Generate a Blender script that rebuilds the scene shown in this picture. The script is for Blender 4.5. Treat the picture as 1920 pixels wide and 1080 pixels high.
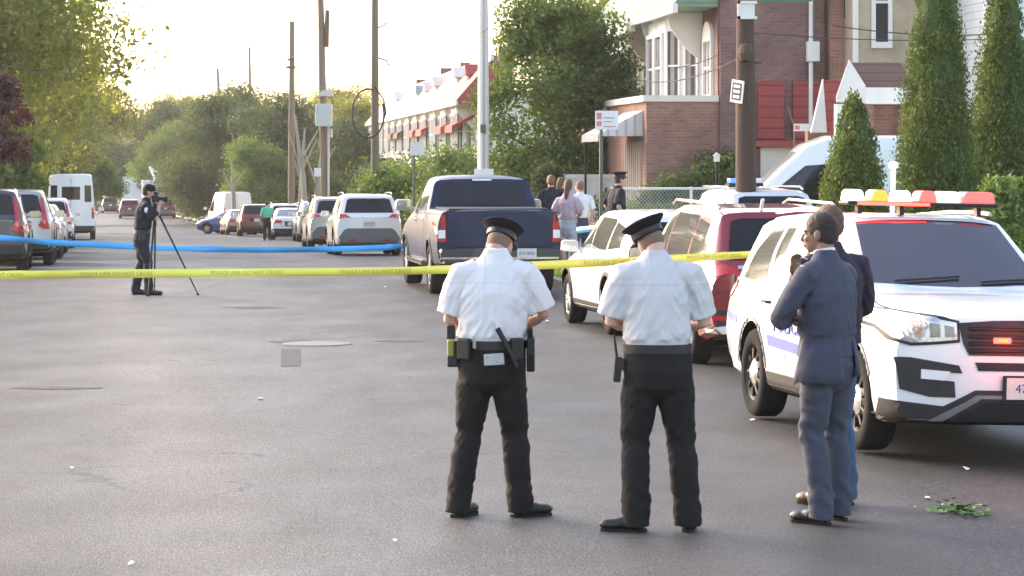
import bpy, bmesh, math, random
import numpy as np
from mathutils import Vector, Matrix, Euler, noise
from mathutils.bvhtree import BVHTree
from mathutils.geometry import delaunay_2d_cdt
R = math.radians
random.seed(7)
for o in list(bpy.data.objects): bpy.data.objects.remove(o)
scene = bpy.context.scene
C = scene.collection
# ------------------------------------------------------------------ camera
F, HZ, EYE = 5400.0, 298.0, 2.19            # focal length in photo pixels, horizon row, eye height
cd = bpy.data.cameras.new('camera'); cam = bpy.data.objects.new('camera', cd); C.objects.link(cam)
cd.sensor_width = 36; cd.lens = 36*F/1920; cd.shift_y = -(540-HZ)/1920
cd.clip_start = .5; cd.clip_end = 4000
cam.location = (0, 0, EYE); cam.rotation_euler = (R(90), 0, 0)
scene.camera = cam
# ------------------------------------------------------------------ sky and sun
SUN_AZ, SUN_EL = R(-48), R(24)              # azimuth measured from the view direction (+Y) clockwise
w = bpy.data.worlds.new('World'); scene.world = w; w.use_nodes = True
nt = w.node_tree; nt.nodes.clear()
sky = nt.nodes.new('ShaderNodeTexSky'); sky.sky_type = 'NISHITA'; sky.sun_disc = False
sky.sun_elevation = SUN_EL; sky.sun_rotation = SUN_AZ
sky.air_density = 1.0; sky.dust_density = 2.0; sky.ozone_density = 1.0
bg = nt.nodes.new('ShaderNodeBackground'); bg.inputs['Strength'].default_value = .15
wo = nt.nodes.new('ShaderNodeOutputWorld')
tn = nt.nodes.new('ShaderNodeMix'); tn.data_type = 'RGBA'; tn.blend_type = 'MULTIPLY'; tn.inputs['Factor'].default_value = 1; tn.inputs['B'].default_value = (1.08, .965, .90, 1)   # warm evening white balance
nt.links.new(sky.outputs[0], tn.inputs['A']); nt.links.new(tn.outputs['Result'], bg.inputs[0]); nt.links.new(bg.outputs[0], wo.inputs[0])
sl = bpy.data.lights.new('sun', 'SUN'); so = bpy.data.objects.new('sun', sl); C.objects.link(so)
sl.energy = 1.1; sl.angle = R(38); sl.color = (1, .90, .78)
sd = Vector((math.sin(SUN_AZ)*math.cos(SUN_EL), math.cos(SUN_AZ)*math.cos(SUN_EL), math.sin(SUN_EL)))
so.rotation_euler = sd.to_track_quat('Z', 'Y').to_euler()
vs = scene.view_settings; vs.view_transform = 'Standard'; vs.look = 'None'; vs.gamma = 1; vs.exposure = 2.2
# ------------------------------------------------------------------ picture <-> place
def gz(x, y):
    t = y-56
    if t < -10: z = 0
    elif t < 10: z = -.0195*(t+10)**2/40
    elif t < 118: z = -.0195*t
    else: z = -.0195*118-.0092*(t-118)
    if t > 640: z = -.0195*118-.0092*522
    if y < 31 and x > 2.5:
        z -= .026*min(x-2.5, 3)*min(1, (31-y)/4)
    return z
def PX(px, D): return (px-960)*D/F
def PZ(py, D): return EYE-(py-HZ)*D/F
def lerp(a, b, t): return a+(b-a)*t
def sst(t): t = max(0, min(1, t)); return t*t*(3-2*t)
KR = [(-60, 19.0), (10, 6.3), (21, 4.95), (31, 3.95), (38.5, 2.8), (47, 1.05), (78, -2.7), (128, -8.75), (174, -15.2), (230, -25), (300, -36.5), (520, -68), (900, -130)]
KL = [(-60, 3.0), (10, -5.6), (57, -11.4), (128, -20.8), (300, -43), (520, -73.5), (900, -138)]
def kerb(tab, y):
    for (a, b), (c, d) in zip(tab, tab[1:]):
        if y <= c: return lerp(b, d, (y-a)/(c-a))
    return tab[-1][1]
# ------------------------------------------------------------------ materials
def new_mat(name):
    m = bpy.data.materials.new(name); m.use_nodes = True
    return m, m.node_tree, m.node_tree.nodes['Principled BSDF']
def M(name, col, rough=.6, metal=0, var=.12, scale=6, bump=0, bscale=None, coat=0, emis=None, est=0, spec=.5, stretch=None, trans=0):
    m, nt, b = new_mat(name); N = nt.nodes; L = nt.links
    b.inputs['Roughness'].default_value = rough; b.inputs['Metallic'].default_value = metal
    b.inputs['Specular IOR Level'].default_value = spec
    b.inputs['Coat Weight'].default_value = coat; b.inputs['Coat Roughness'].default_value = .05
    tc = N.new('ShaderNodeTexCoord'); mp = N.new('ShaderNodeMapping')
    if stretch: mp.inputs['Scale'].default_value = stretch
    L.new(tc.outputs['Object'], mp.inputs[0])
    n = N.new('ShaderNodeTexNoise'); n.inputs['Scale'].default_value = scale; n.inputs['Detail'].default_value = 5
    L.new(mp.outputs[0], n.inputs['Vector'])
    mx = N.new('ShaderNodeMix'); mx.data_type = 'RGBA'
    mx.inputs['A'].default_value = (*[c*(1-var) for c in col], 1); mx.inputs['B'].default_value = (*[min(1, c*(1+var)) for c in col], 1)
    L.new(n.outputs['Fac'], mx.inputs['Factor']); L.new(mx.outputs['Result'], b.inputs['Base Color'])
    if bump:
        n2 = N.new('ShaderNodeTexNoise'); n2.inputs['Scale'].default_value = bscale or scale*4; n2.inputs['Detail'].default_value = 4
        L.new(mp.outputs[0], n2.inputs['Vector'])
        bp = N.new('ShaderNodeBump'); bp.inputs['Strength'].default_value = bump; bp.inputs['Distance'].default_value = .02
        L.new(n2.outputs['Fac'], bp.inputs['Height']); L.new(bp.outputs[0], b.inputs['Normal'])
    if emis:
        b.inputs['Emission Color'].default_value = (*emis, 1); b.inputs['Emission Strength'].default_value = est
    return m
def M_brick(name, c1, c2, mortar, sx=4.5, bump=.3):
    m, nt, b = new_mat(name); N = nt.nodes; L = nt.links
    tc = N.new('ShaderNodeTexCoord'); sp = N.new('ShaderNodeSeparateXYZ'); cb = N.new('ShaderNodeCombineXYZ')
    ad = N.new('ShaderNodeMath'); ad.operation = 'ADD'
    L.new(tc.outputs['Object'], sp.inputs[0]); L.new(sp.outputs['X'], ad.inputs[0]); L.new(sp.outputs['Y'], ad.inputs[1])
    L.new(ad.outputs[0], cb.inputs['X']); L.new(sp.outputs['Z'], cb.inputs['Y'])
    t = N.new('ShaderNodeTexBrick'); t.inputs['Scale'].default_value = sx
    t.inputs['Color1'].default_value = (*c1, 1); t.inputs['Color2'].default_value = (*c2, 1); t.inputs['Mortar'].default_value = (*mortar, 1)
    t.inputs['Mortar Size'].default_value = .018; t.inputs['Brick Width'].default_value = 1.0; t.inputs['Row Height'].default_value = .33
    L.new(cb.outputs[0], t.inputs['Vector'])
    n = N.new('ShaderNodeTexNoise'); n.inputs['Scale'].default_value = .9; n.inputs['Detail'].default_value = 6
    L.new(tc.outputs['Object'], n.inputs['Vector'])
    mx = N.new('ShaderNodeMix'); mx.data_type = 'RGBA'; mx.blend_type = 'MULTIPLY'; mx.inputs['Factor'].default_value = .6
    cr = N.new('ShaderNodeValToRGB'); cr.color_ramp.elements[0].position = .35; cr.color_ramp.elements[0].color = (.38, .36, .38, 1); cr.color_ramp.elements[1].position = .65; cr.color_ramp.elements[1].color = (1.1, 1.1, 1.1, 1)
    L.new(n.outputs['Fac'], cr.inputs[0]); L.new(t.outputs['Color'], mx.inputs['A']); L.new(cr.outputs[0], mx.inputs['B'])
    L.new(mx.outputs['Result'], b.inputs['Base Color']); b.inputs['Roughness'].default_value = .85
    return m
def M_lines(name, col, dark, freq, rough=.6, axis='Z', width=.12):
    """boards or corrugation: thin darker lines repeated along one axis, with bump"""
    m, nt, b = new_mat(name); N = nt.nodes; L = nt.links
    tc = N.new('ShaderNodeTexCoord'); sp = N.new('ShaderNodeSeparateXYZ'); L.new(tc.outputs['Object'], sp.inputs[0])
    if axis == 'XY':
        a = N.new('ShaderNodeMath'); a.operation = 'ADD'; L.new(sp.outputs['X'], a.inputs[0]); L.new(sp.outputs['Y'], a.inputs[1]); src = a.outputs[0]
    else: src = sp.outputs[axis]
    mu = N.new('ShaderNodeMath'); mu.operation = 'MULTIPLY'; mu.inputs[1].default_value = freq; L.new(src, mu.inputs[0])
    fr = N.new('ShaderNodeMath'); fr.operation = 'FRACT'; L.new(mu.outputs[0], fr.inputs[0])
    lt = N.new('ShaderNodeMath'); lt.operation = 'LESS_THAN'; lt.inputs[1].default_value = width; L.new(fr.outputs[0], lt.inputs[0])
    n = N.new('ShaderNodeTexNoise'); n.inputs['Scale'].default_value = 3; L.new(tc.outputs['Object'], n.inputs['Vector'])
    m1 = N.new('ShaderNodeMix'); m1.data_type = 'RGBA'; m1.inputs['A'].default_value = (*[c*.85 for c in col], 1); m1.inputs['B'].default_value = (*[min(1, c*1.12) for c in col], 1); L.new(n.outputs['Fac'], m1.inputs['Factor'])
    m2 = N.new('ShaderNodeMix'); m2.data_type = 'RGBA'; m2.inputs['B'].default_value = (*dark, 1); L.new(m1.outputs['Result'], m2.inputs['A']); L.new(lt.outputs[0], m2.inputs['Factor'])
    L.new(m2.outputs['Result'], b.inputs['Base Color']); b.inputs['Roughness'].default_value = rough
    bp = N.new('ShaderNodeBump'); bp.inputs['Distance'].default_value = .03; bp.inputs['Strength'].default_value = .6; L.new(fr.outputs[0], bp.inputs['Height']); L.new(bp.outputs[0], b.inputs['Normal'])
    return m
def M_leaf(name, c1, c2, trans=.35, scale=1.2, tint=None):
    m = bpy.data.materials.new(name); m.use_nodes = True; nt = m.node_tree; N = nt.nodes; L = nt.links; N.clear()
    out = N.new('ShaderNodeOutputMaterial'); tc = N.new('ShaderNodeTexCoord')
    n = N.new('ShaderNodeTexNoise'); n.inputs['Scale'].default_value = scale; n.inputs['Detail'].default_value = 8; n.inputs['Roughness'].default_value = .75
    L.new(tc.outputs['Object'], n.inputs['Vector'])
    cr = N.new('ShaderNodeValToRGB'); cr.color_ramp.elements[0].position = .3; cr.color_ramp.elements[0].color = (*c1, 1)
    cr.color_ramp.elements[1].position = .7; cr.color_ramp.elements[1].color = (*c2, 1); L.new(n.outputs['Fac'], cr.inputs[0])
    d = N.new('ShaderNodeBsdfDiffuse'); t = N.new('ShaderNodeBsdfTranslucent'); g = N.new('ShaderNodeBsdfGlossy'); g.inputs['Roughness'].default_value = .45; g.inputs['Color'].default_value = (1, 1, 1, 1)
    L.new(cr.outputs[0], d.inputs['Color'])
    bt = N.new('ShaderNodeMix'); bt.data_type = 'RGBA'; bt.blend_type = 'MULTIPLY'; bt.inputs['Factor'].default_value = 1; bt.inputs['B'].default_value = (*(tint or (2.1, 2.0, .8)), 1); L.new(cr.outputs[0], bt.inputs['A'])
    L.new(bt.outputs['Result'], t.inputs['Color'])
    s1 = N.new('ShaderNodeMixShader'); s1.inputs[0].default_value = trans; L.new(d.outputs[0], s1.inputs[1]); L.new(t.outputs[0], s1.inputs[2])
    s2 = N.new('ShaderNodeMixShader'); s2.inputs[0].default_value = .03; L.new(s1.outputs[0], s2.inputs[1]); L.new(g.outputs[0], s2.inputs[2])
    L.new(s2.outputs[0], out.inputs[0])
    return m
def M_road():
    m, nt, b = new_mat('asphalt'); N = nt.nodes; L = nt.links
    tc = N.new('ShaderNodeTexCoord')
    def nz(scale, detail=5, sc=(1, 1, 1), rough=.5):
        mp = N.new('ShaderNodeMapping'); mp.inputs['Scale'].default_value = sc; L.new(tc.outputs['Object'], mp.inputs[0])
        n = N.new('ShaderNodeTexNoise'); n.inputs['Scale'].default_value = scale; n.inputs['Detail'].default_value = detail; n.inputs['Roughness'].default_value = rough
        L.new(mp.outputs[0], n.inputs['Vector']); return n.outputs['Fac']
    def ramp(src, stops):
        r = N.new('ShaderNodeValToRGB'); e = r.color_ramp.elements
        while len(e) < len(stops): e.new(.5)
        for el, (p, c) in zip(e, stops): el.position = p; el.color = (*c, 1)
        L.new(src, r.inputs[0]); return r.outputs[0]
    def mix(a, b_, f, mode='MIX'):
        x = N.new('ShaderNodeMix'); x.data_type = 'RGBA'; x.blend_type = mode
        if isinstance(f, float): x.inputs['Factor'].default_value = f
        else: L.new(f, x.inputs['Factor'])
        for s, v in (('A', a), ('B', b_)):
            if isinstance(v, tuple): x.inputs[s].default_value = (*v, 1)
            else: L.new(v, x.inputs[s])
        return x.outputs['Result']
    base = ramp(nz(.35, 6, (1, .35, 1)), [(.32, (.041, .0405, .0400)), (.5, (.049, .0480, .0468)), (.68, (.060, .0585, .0565))])
    fine = ramp(nz(60, 2), [(.36, (.35, .35, .35)), (.5, (.9, .9, .9)), (.66, (2.4, 2.35, 2.3))])
    c = mix(base, fine, .75, 'MULTIPLY')
    c = mix(c, ramp(nz(17, 3), [(.35, (.72, .72, .72)), (.65, (1.35, 1.35, 1.33))]), .7, 'MULTIPLY')
    mid = ramp(nz(2.2, 7, (1, .5, 1), .65), [(.35, (.86, .86, .86)), (.65, (1.14, 1.13, 1.11))])
    c = mix(c, mid, .8, 'MULTIPLY')
    # tyre-worn lighter bands running with the street
    sp = N.new('ShaderNodeSeparateXYZ'); L.new(tc.outputs['Object'], sp.inputs[0])
    a = N.new('ShaderNodeMath'); a.operation = 'MULTIPLY_ADD'; a.inputs[1].default_value = .15; L.new(sp.outputs['Y'], a.inputs[0]); L.new(sp.outputs['X'], a.inputs[2])
    s = N.new('ShaderNodeMath'); s.operation = 'MULTIPLY'; s.inputs[1].default_value = 2.4; L.new(a.outputs[0], s.inputs[0])
    sn = N.new('ShaderNodeMath'); sn.operation = 'SINE'; L.new(s.outputs[0], sn.inputs[0])
    c = mix(c, ramp(sn.outputs[0], [(.2, (.94, .94, .94)), (1, (1.16, 1.13, 1.1))]), .7, 'MULTIPLY')
    wob_ = N.new('ShaderNodeMath'); wob_.operation = 'MULTIPLY_ADD'; wob_.inputs[1].default_value = 2.2; L.new(nz(.6, 4), wob_.inputs[0]); L.new(a.outputs[0], wob_.inputs[2])
    mr = N.new('ShaderNodeMapRange'); mr.inputs['From Min'].default_value = -5; mr.inputs['From Max'].default_value = 10; L.new(wob_.outputs[0], mr.inputs['Value'])
    c = mix(c, ramp(mr.outputs[0], [(0, (1.0, 1.0, 1.0)), (.34, (.70, .70, .71)), (.47, (2.05, 1.98, 1.88)), (.56, (1.6, 1.56, 1.50)), (.66, (.85, .84, .85)), (.85, (.6, .6, .62))]), .95, 'MULTIPLY')
    # cracks
    v = N.new('ShaderNodeTexVoronoi'); v.feature = 'DISTANCE_TO_EDGE'; v.inputs['Scale'].default_value = .22
    wn = N.new('ShaderNodeTexNoise'); wn.inputs['Scale'].default_value = 1.6; wn.inputs['Detail'].default_value = 6; L.new(tc.outputs['Object'], wn.inputs['Vector'])
    wv = N.new('ShaderNodeVectorMath'); wv.operation = 'MULTIPLY_ADD'; wv.inputs[1].default_value = (1.3, 1.3, 0); L.new(wn.outputs['Color'], wv.inputs[0]); L.new(tc.outputs['Object'], wv.inputs[2])
    L.new(wv.outputs[0], v.inputs['Vector'])
    ck = ramp(v.outputs['Distance'], [(0, (1, 1, 1)), (.006, (0, 0, 0))])
    msk = ramp(nz(.5, 3), [(.5, (0, 0, 0)), (.56, (1, 1, 1))])
    cm = mix(ck, msk, 1.0, 'MULTIPLY')
    c = mix(c, (.03, .028, .028), cm)
    # pale specks
    vv = N.new('ShaderNodeTexVoronoi'); vv.inputs['Scale'].default_value = 2.2; L.new(tc.outputs['Object'], vv.inputs['Vector'])
    c = mix(c, (.45, .42, .38), ramp(vv.outputs['Distance'], [(.008, (1, 1, 1)), (.013, (0, 0, 0))]))
    L.new(c, b.inputs['Base Color'])
    rr = ramp(nz(1.2, 5, (1, .4, 1)), [(.3, (.54, .54, .54)), (.7, (.66, .66, .66))]); L.new(rr, b.inputs['Roughness'])
    b.inputs['Specular IOR Level'].default_value = .22
    bp = N.new('ShaderNodeBump'); bp.inputs['Strength'].default_value = .7; bp.inputs['Distance'].default_value = .012
    L.new(nz(70, 3), bp.inputs['Height']); L.new(bp.outputs[0], b.inputs['Normal'])
    return m
MT = {}
MT['road'] = M_road()
MT['soil'] = M('soil', (.11, .10, .06), .95, var=.4, scale=1.5, bump=.4)
MT['concrete'] = M('concrete', (.36, .34, .31), .85, var=.2, scale=2, bump=.2)
MT['grass'] = M('grass', (.10, .17, .04), .9, var=.4, scale=3, bump=.5, bscale=30)
MT['grassblade'] = M_leaf('grass_blades', (.08, .15, .03), (.18, .28, .06), .35, 2)
MT['rubber'] = M('rubber', (.020, .019, .019), .95, var=.3, scale=20, spec=.12)
MT['alloy'] = M('alloy', (.5, .5, .5), .3, 1, var=.1)
MT['chrome'] = M('chrome', (.75, .75, .75), .12, 1, var=.05)
MT['blackmetal'] = M('black_metal', (.016, .016, .018), .5, var=.2, spec=.3)
MT['plastic'] = M('dark_plastic', (.035, .033, .033), .65, spec=.3, var=.2, scale=12, bump=.1, bscale=80)
MT['well'] = M('wheel_well', (.01, .01, .01), .95, spec=.1)
MT['seam'] = M('seam', (.01, .01, .01), .8)
MT['glass'] = M('tinted_glass', (.012, .012, .015), .05, var=.3, scale=3, spec=.4)
MT['glass_clear'] = M('window_glass', (.05, .055, .065), .06, var=.3, scale=3, spec=.9, coat=.5)
MT['wht'] = M('white_paint', (.78, .78, .77), .28, var=.04, scale=2, coat=.9)
MT['wht2'] = M('white_paint_dusty', (.72, .71, .69), .4, var=.06, scale=3, coat=.4)
MT['red'] = M('red_paint', (.20, .008, .014), .22, var=.12, scale=3, coat=1)
MT['navy'] = M('navy_paint', (.010, .020, .056), .42, var=.2, scale=3, coat=.08, spec=.25)
MT['bumpergrey'] = M('grey_bumper_plastic', (.14, .14, .145), .6)
MT['blue'] = M('blue_paint', (.04, .06, .2), .3, var=.15, scale=3, coat=1)
MT['silver'] = M('silver_paint', (.42, .41, .39), .3, .5, var=.08, scale=3, coat=.8)
MT['dkgrey'] = M('dark_grey_paint', (.05, .05, .055), .3, .3, var=.1, scale=3, coat=1)
MT['maroon'] = M('maroon_paint', (.14, .02, .02), .3, var=.15, scale=3, coat=1)
MT['lampred'] = M('red_lens', (.32, .008, .012), .15, var=.35, scale=14, coat=.8, emis=(1, .03, .03), est=.02)
MT['lamphead'] = M('headlamp_lens', (.42, .42, .44), .12, .4, var=.5, scale=9, coat=1, bump=.12, bscale=18)
MT['lampwhite'] = M('white_lens', (.8, .8, .8), .15, var=.1, coat=1)
MT['litred'] = M('lit_red_lamp', (.9, .05, .05), .3, emis=(1, .03, .02), est=3)
MT['litpink'] = M('lit_pink_lens', (.40, .05, .06), .3, var=.5, scale=25, emis=(1, .12, .10), est=.40)
MT['litwhite'] = M('lit_white_lens', (.42, .38, .38), .3, var=.4, scale=25, emis=(1, .92, .9), est=.25)
MT['litamber'] = M('lit_amber_lens', (.5, .22, .02), .3, var=.4, scale=25, emis=(1, .55, .06), est=.22)
MT['blulens'] = M('blue_lens', (.05, .15, .7), .2, var=.2, coat=1, emis=(.1, .25, 1), est=.3)
MT['plate'] = M('number_plate', (.6, .58, .5), .4, var=.1, scale=30)
MT['ink'] = M('dark_ink', (.03, .03, .05), .6)
MT['blueink'] = M('blue_stripe', (.008, .05, .36), .5, coat=.1)
# ------------------------------------------------------------------ object helpers
def tag(o, label=None, cat=None, group=None, kind=None):
    if label: o['label'] = label
    if cat: o['category'] = cat
    if group: o['group'] = group
    if kind: o['kind'] = kind
    return o
def thing(name, label, cat, loc=(0, 0, 0), rotz=0, group=None):
    o = bpy.data.objects.new(name, None); C.objects.link(o); o.empty_display_size = .3
    o.location = loc; o.rotation_euler = (0, 0, rotz)
    return tag(o, label, cat, group)
def dup(root, loc, rotz, label, group=None, scale=None):
    r = root.copy(); C.objects.link(r); r.location = loc; r.rotation_euler = (0, 0, rotz); r['label'] = label
    if group: r['group'] = group
    if scale: r.scale = scale if isinstance(scale, tuple) else (scale,)*3
    for ch in list(root.children):
        c = ch.copy(); C.objects.link(c); c.parent = r
        for g in list(ch.children):
            d = g.copy(); C.objects.link(d); d.parent = c
    return r
def link_mesh(name, me, mats, parent=None):
    o = bpy.data.objects.new(name, me); C.objects.link(o)
    for m in (mats if isinstance(mats, (list, tuple)) else [mats]): me.materials.append(MT[m] if isinstance(m, str) else m)
    if parent: o.parent = parent
    return o
class MB:
    def __init__(s): s.v = []; s.f = []; s.mi = []
    def add(s, vs, fs, mi=0):
        b = len(s.v); s.v += [tuple(v) for v in vs]; s.f += [tuple(i+b for i in f) for f in fs]; s.mi += [mi]*len(fs); return s
    def box(s, x0, x1, y0, y1, z0, z1, mi=0, mat=None):
        vs = [(x, y, z) for z in (z0, z1) for y in (y0, y1) for x in (x0, x1)]
        if mat: vs = [mat @ Vector(v) for v in vs]
        return s.add(vs, [(0, 2, 3, 1), (4, 5, 7, 6), (0, 1, 5, 4), (2, 6, 7, 3), (0, 4, 6, 2), (1, 3, 7, 5)], mi)
    def tube(s, pts, rad, n=10, mi=0, cap=True, flat=None):
        """tapered tube through pts; rad a number or list; flat=(a,b) squashes"""
        pts = [Vector(p) for p in pts]; k = len(pts)
        if not isinstance(rad, (list, tuple)): rad = [rad]*k
        rings = []; ref = Vector((0, 0, 1))
        t0 = (pts[1]-pts[0]).normalized()
        if abs(t0.dot(ref)) > .9: ref = Vector((1, 0, 0))
        u = (ref-t0*ref.dot(t0)).normalized()
        for i, p in enumerate(pts):
            t = (pts[min(i+1, k-1)]-pts[max(i-1, 0)])
            if t.length < 1e-9: t = t0.copy()
            t.normalize()
            u = (u-t*u.dot(t))
            if u.length < 1e-6: u = t.orthogonal()
            u.normalize(); w_ = t.cross(u)
            r = rad[i]; ra, rb = r if isinstance(r, tuple) else (r, r)
            rings.append([p+u*(math.cos(a)*ra)+w_*(math.sin(a)*rb) for a in [2*math.pi*j/n for j in range(n)]])
        vs = [v for r in rings for v in r]; fs = []
        for i in range(k-1):
            for j in range(n):
                fs.append((i*n+j, i*n+(j+1) % n, (i+1)*n+(j+1) % n, (i+1)*n+j))
        if cap: fs += [tuple(range(n-1, -1, -1)), tuple(range((k-1)*n, k*n))]
        return s.add(vs, fs, mi)
    def lathe(s, prof, n=24, axis='Z', mi=0, mat=None, sx=1, sy=1, cap=True):
        """prof: list of (r, h); closed on the axis when r=0"""
        k = len(prof); vs = []
        for r, h in prof:
            for j in range(n):
                a = 2*math.pi*j/n
                p = (r*math.cos(a)*sx, r*math.sin(a)*sy, h)
                if axis == 'Y': p = (p[0], h, p[1])
                elif axis == 'X': p = (h, p[0], p[1])
                vs.append(mat @ Vector(p) if mat else p)
        fs = [(i*n+j, i*n+(j+1) % n, (i+1)*n+(j+1) % n, (i+1)*n+j) for i in range(k-1) for j in range(n)]
        if cap and prof[0][0] > 1e-4: fs.append(tuple(range(n-1, -1, -1)))
        if cap and prof[-1][0] > 1e-4: fs.append(tuple(range((k-1)*n, k*n)))
        return s.add(vs, fs, mi)
    def ell(s, c, r, n=16, m=10, mi=0, mat=None):
        vs = []; fs = []
        for i in range(m+1):
            th = math.pi*i/m
            for j in range(n):
                a = 2*math.pi*j/n
                p = Vector((c[0]+r[0]*math.sin(th)*math.cos(a), c[1]+r[1]*math.sin(th)*math.sin(a), c[2]+r[2]*math.cos(th)))
                vs.append(mat @ p if mat else p)
        for i in range(m):
            for j in range(n): fs.append((i*n+j, (i+1)*n+j, (i+1)*n+(j+1) % n, i*n+(j+1) % n))
        return s.add(vs, fs, mi)
    def prism(s, poly, y0, y1, axis='Y', mi=0):
        """poly in the plane across the axis, extruded between y0 and y1"""
        n = len(poly)
        def P(a, b, t): return {'Y': (a, t, b), 'X': (t, a, b), 'Z': (a, b, t)}[axis]
        vs = [P(a, b, y0) for a, b in poly]+[P(a, b, y1) for a, b in poly]
        fs = [tuple(range(n)), tuple(range(2*n-1, n-1, -1))]+[(i, n+i, n+(i+1) % n, (i+1) % n) for i in range(n)]
        return s.add(vs, fs, mi)
    def build(s, name, mats, parent=None, smooth=False, bevel=0, merge=True, seg=2):
        me = bpy.data.meshes.new(name); me.from_pydata(s.v, [], s.f)
        for p, i in zip(me.polygons, s.mi): p.material_index = i
        bm = bmesh.new(); bm.from_mesh(me)
        if merge: bmesh.ops.remove_doubles(bm, verts=bm.verts, dist=1e-5)
        if bevel: bmesh.ops.bevel(bm, geom=[e for e in bm.edges if len(e.link_faces) == 2 and e.calc_face_angle(0) > .6], offset=bevel, segments=seg, affect='EDGES', profile=.5)
        bmesh.ops.recalc_face_normals(bm, faces=bm.faces)
        bm.to_mesh(me); bm.free()
        if smooth: finish_smooth(me, smooth)
        return link_mesh(name, me, mats, parent)
def finish_smooth(me, ang=None):
    ang = R(38) if ang is True or ang is None else ang
    me.shade_smooth() if hasattr(me, 'shade_smooth') else None
    try: me.set_sharp_from_angle(angle=ang)
    except Exception: pass
def text_obj(name, body, size, mat, mtx, parent=None, depth=.001, align='CENTER'):
    cu = bpy.data.curves.new('t', 'FONT'); cu.body = body; cu.size = size; cu.extrude = depth; cu.align_x = align; cu.align_y = 'CENTER'
    cu.resolution_u = 2
    t = bpy.data.objects.new('t', cu); C.objects.link(t)
    me = bpy.data.meshes.new_from_object(t.evaluated_get(bpy.context.evaluated_depsgraph_get()))
    bpy.data.objects.remove(t); me.transform(mtx)
    me.materials.clear()
    return link_mesh(name, me, mat, parent)
def baked(obj):
    """replace obj's mesh by its modified mesh"""
    dg = bpy.context.evaluated_depsgraph_get(); me = bpy.data.meshes.new_from_object(obj.evaluated_get(dg))
    obj.modifiers.clear(); old = obj.data; obj.data = me; me.name = old.name; bpy.data.meshes.remove(old); return obj
# ================================================================== SETTING
ys = [-60, -20, 0, 5]+[8+i*1.5 for i in range(80)]+[128+i*6 for i in range(20)]+[250+i*25 for i in range(26)]+[1200, 1800]
def strip(name, mat, cols, kind='structure', ycut=None):
    """cols: list of functions y -> (x, dz)"""
    yy = [y for y in ys if not ycut or ycut[0] <= y <= ycut[1]]
    vs = []; fs = []; n = len(cols)
    for y in yy:
        for c in cols:
            x, dz = c(y); vs.append((x, y, gz(x, y)+dz))
    for i in range(len(yy)-1):
        for j in range(n-1): fs.append((i*n+j, i*n+j+1, (i+1)*n+j+1, (i+1)*n+j))
    me = bpy.data.meshes.new(name); me.from_pydata(vs, [], fs); me.update()
    o = link_mesh(name, me, mat)
    if kind: o['kind'] = kind
    return o
kr = lambda y: kerb(KR, y); kl = lambda y: kerb(KL, y)
strip('ground', 'soil', [lambda y, a=a: (kl(y)-a, .10) for a in (1500, 300, 60, 12, .16)]+[lambda y: (kl(y)-.15, -.06), lambda y: ((kl(y)+kr(y))/2, -.06), lambda y: (kr(y)+.15, -.06)]+[lambda y, a=a: (kr(y)+a, .10) for a in (.16, 12, 60, 300, 1500)])
strip('road', 'road', [lambda y, t=t: (lerp(kl(y), kr(y), t), 0) for t in [i/14 for i in range(15)]])
for nm, f, sg in (('kerb_right', kr, 1), ('kerb_left', kl, -1)):
    strip(nm, 'concrete', [lambda y, f=f, sg=sg: (f(y)-sg*.005, -.03), lambda y, f=f, sg=sg: (f(y)-sg*.004+sg*.004, .125), lambda y, f=f, sg=sg: (f(y)+sg*.17, .13), lambda y, f=f, sg=sg: (f(y)+sg*.172, .0)])
strip('grass_verge', 'grass', [lambda y: (kr(y)+.172, .118), lambda y: (kr(y)+1.25, .122)])
strip('sidewalk', 'concrete', [lambda y: (kr(y)+1.25, .13), lambda y: (kr(y)+2.9, .135)])
strip('lawn', 'grass', [lambda y: (kr(y)+2.9, .125), lambda y: (kr(y)+30, .128)], ycut=(5, 400))
strip('sidewalk_left', 'concrete', [lambda y: (kl(y)-3.0, .13), lambda y: (kl(y)-1.25, .13)])
# grass blades on the verge by the parked cars
def blades(name, pts, h, n, mat, kind='stuff'):
    rng = np.random.default_rng(5); V = []; Fc = []
    for i in range(n):
        x, y, z = pts(rng); a = rng.uniform(0, 6.28); hh = h*rng.uniform(.5, 1.2); w_ = .012; dx, dy = math.cos(a)*w_, math.sin(a)*w_; l = rng.normal(0, .03, 2)
        b = len(V); V += [(x-dx, y-dy, z), (x+dx, y+dy, z), (x+l[0], y+l[1], z+hh)]; Fc.append((b, b+1, b+2))
    me = bpy.data.meshes.new(name); me.from_pydata(V, [], Fc)
    o = link_mesh(name, me, mat); o['kind'] = kind; return o
def vp(rng):
    y = rng.uniform(36, 64); x = kr(y)+rng.uniform(.2, 1.2); return x, y, gz(x, y)+.115
blades('grass', vp, .09, 16000, 'grassblade')
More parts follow.
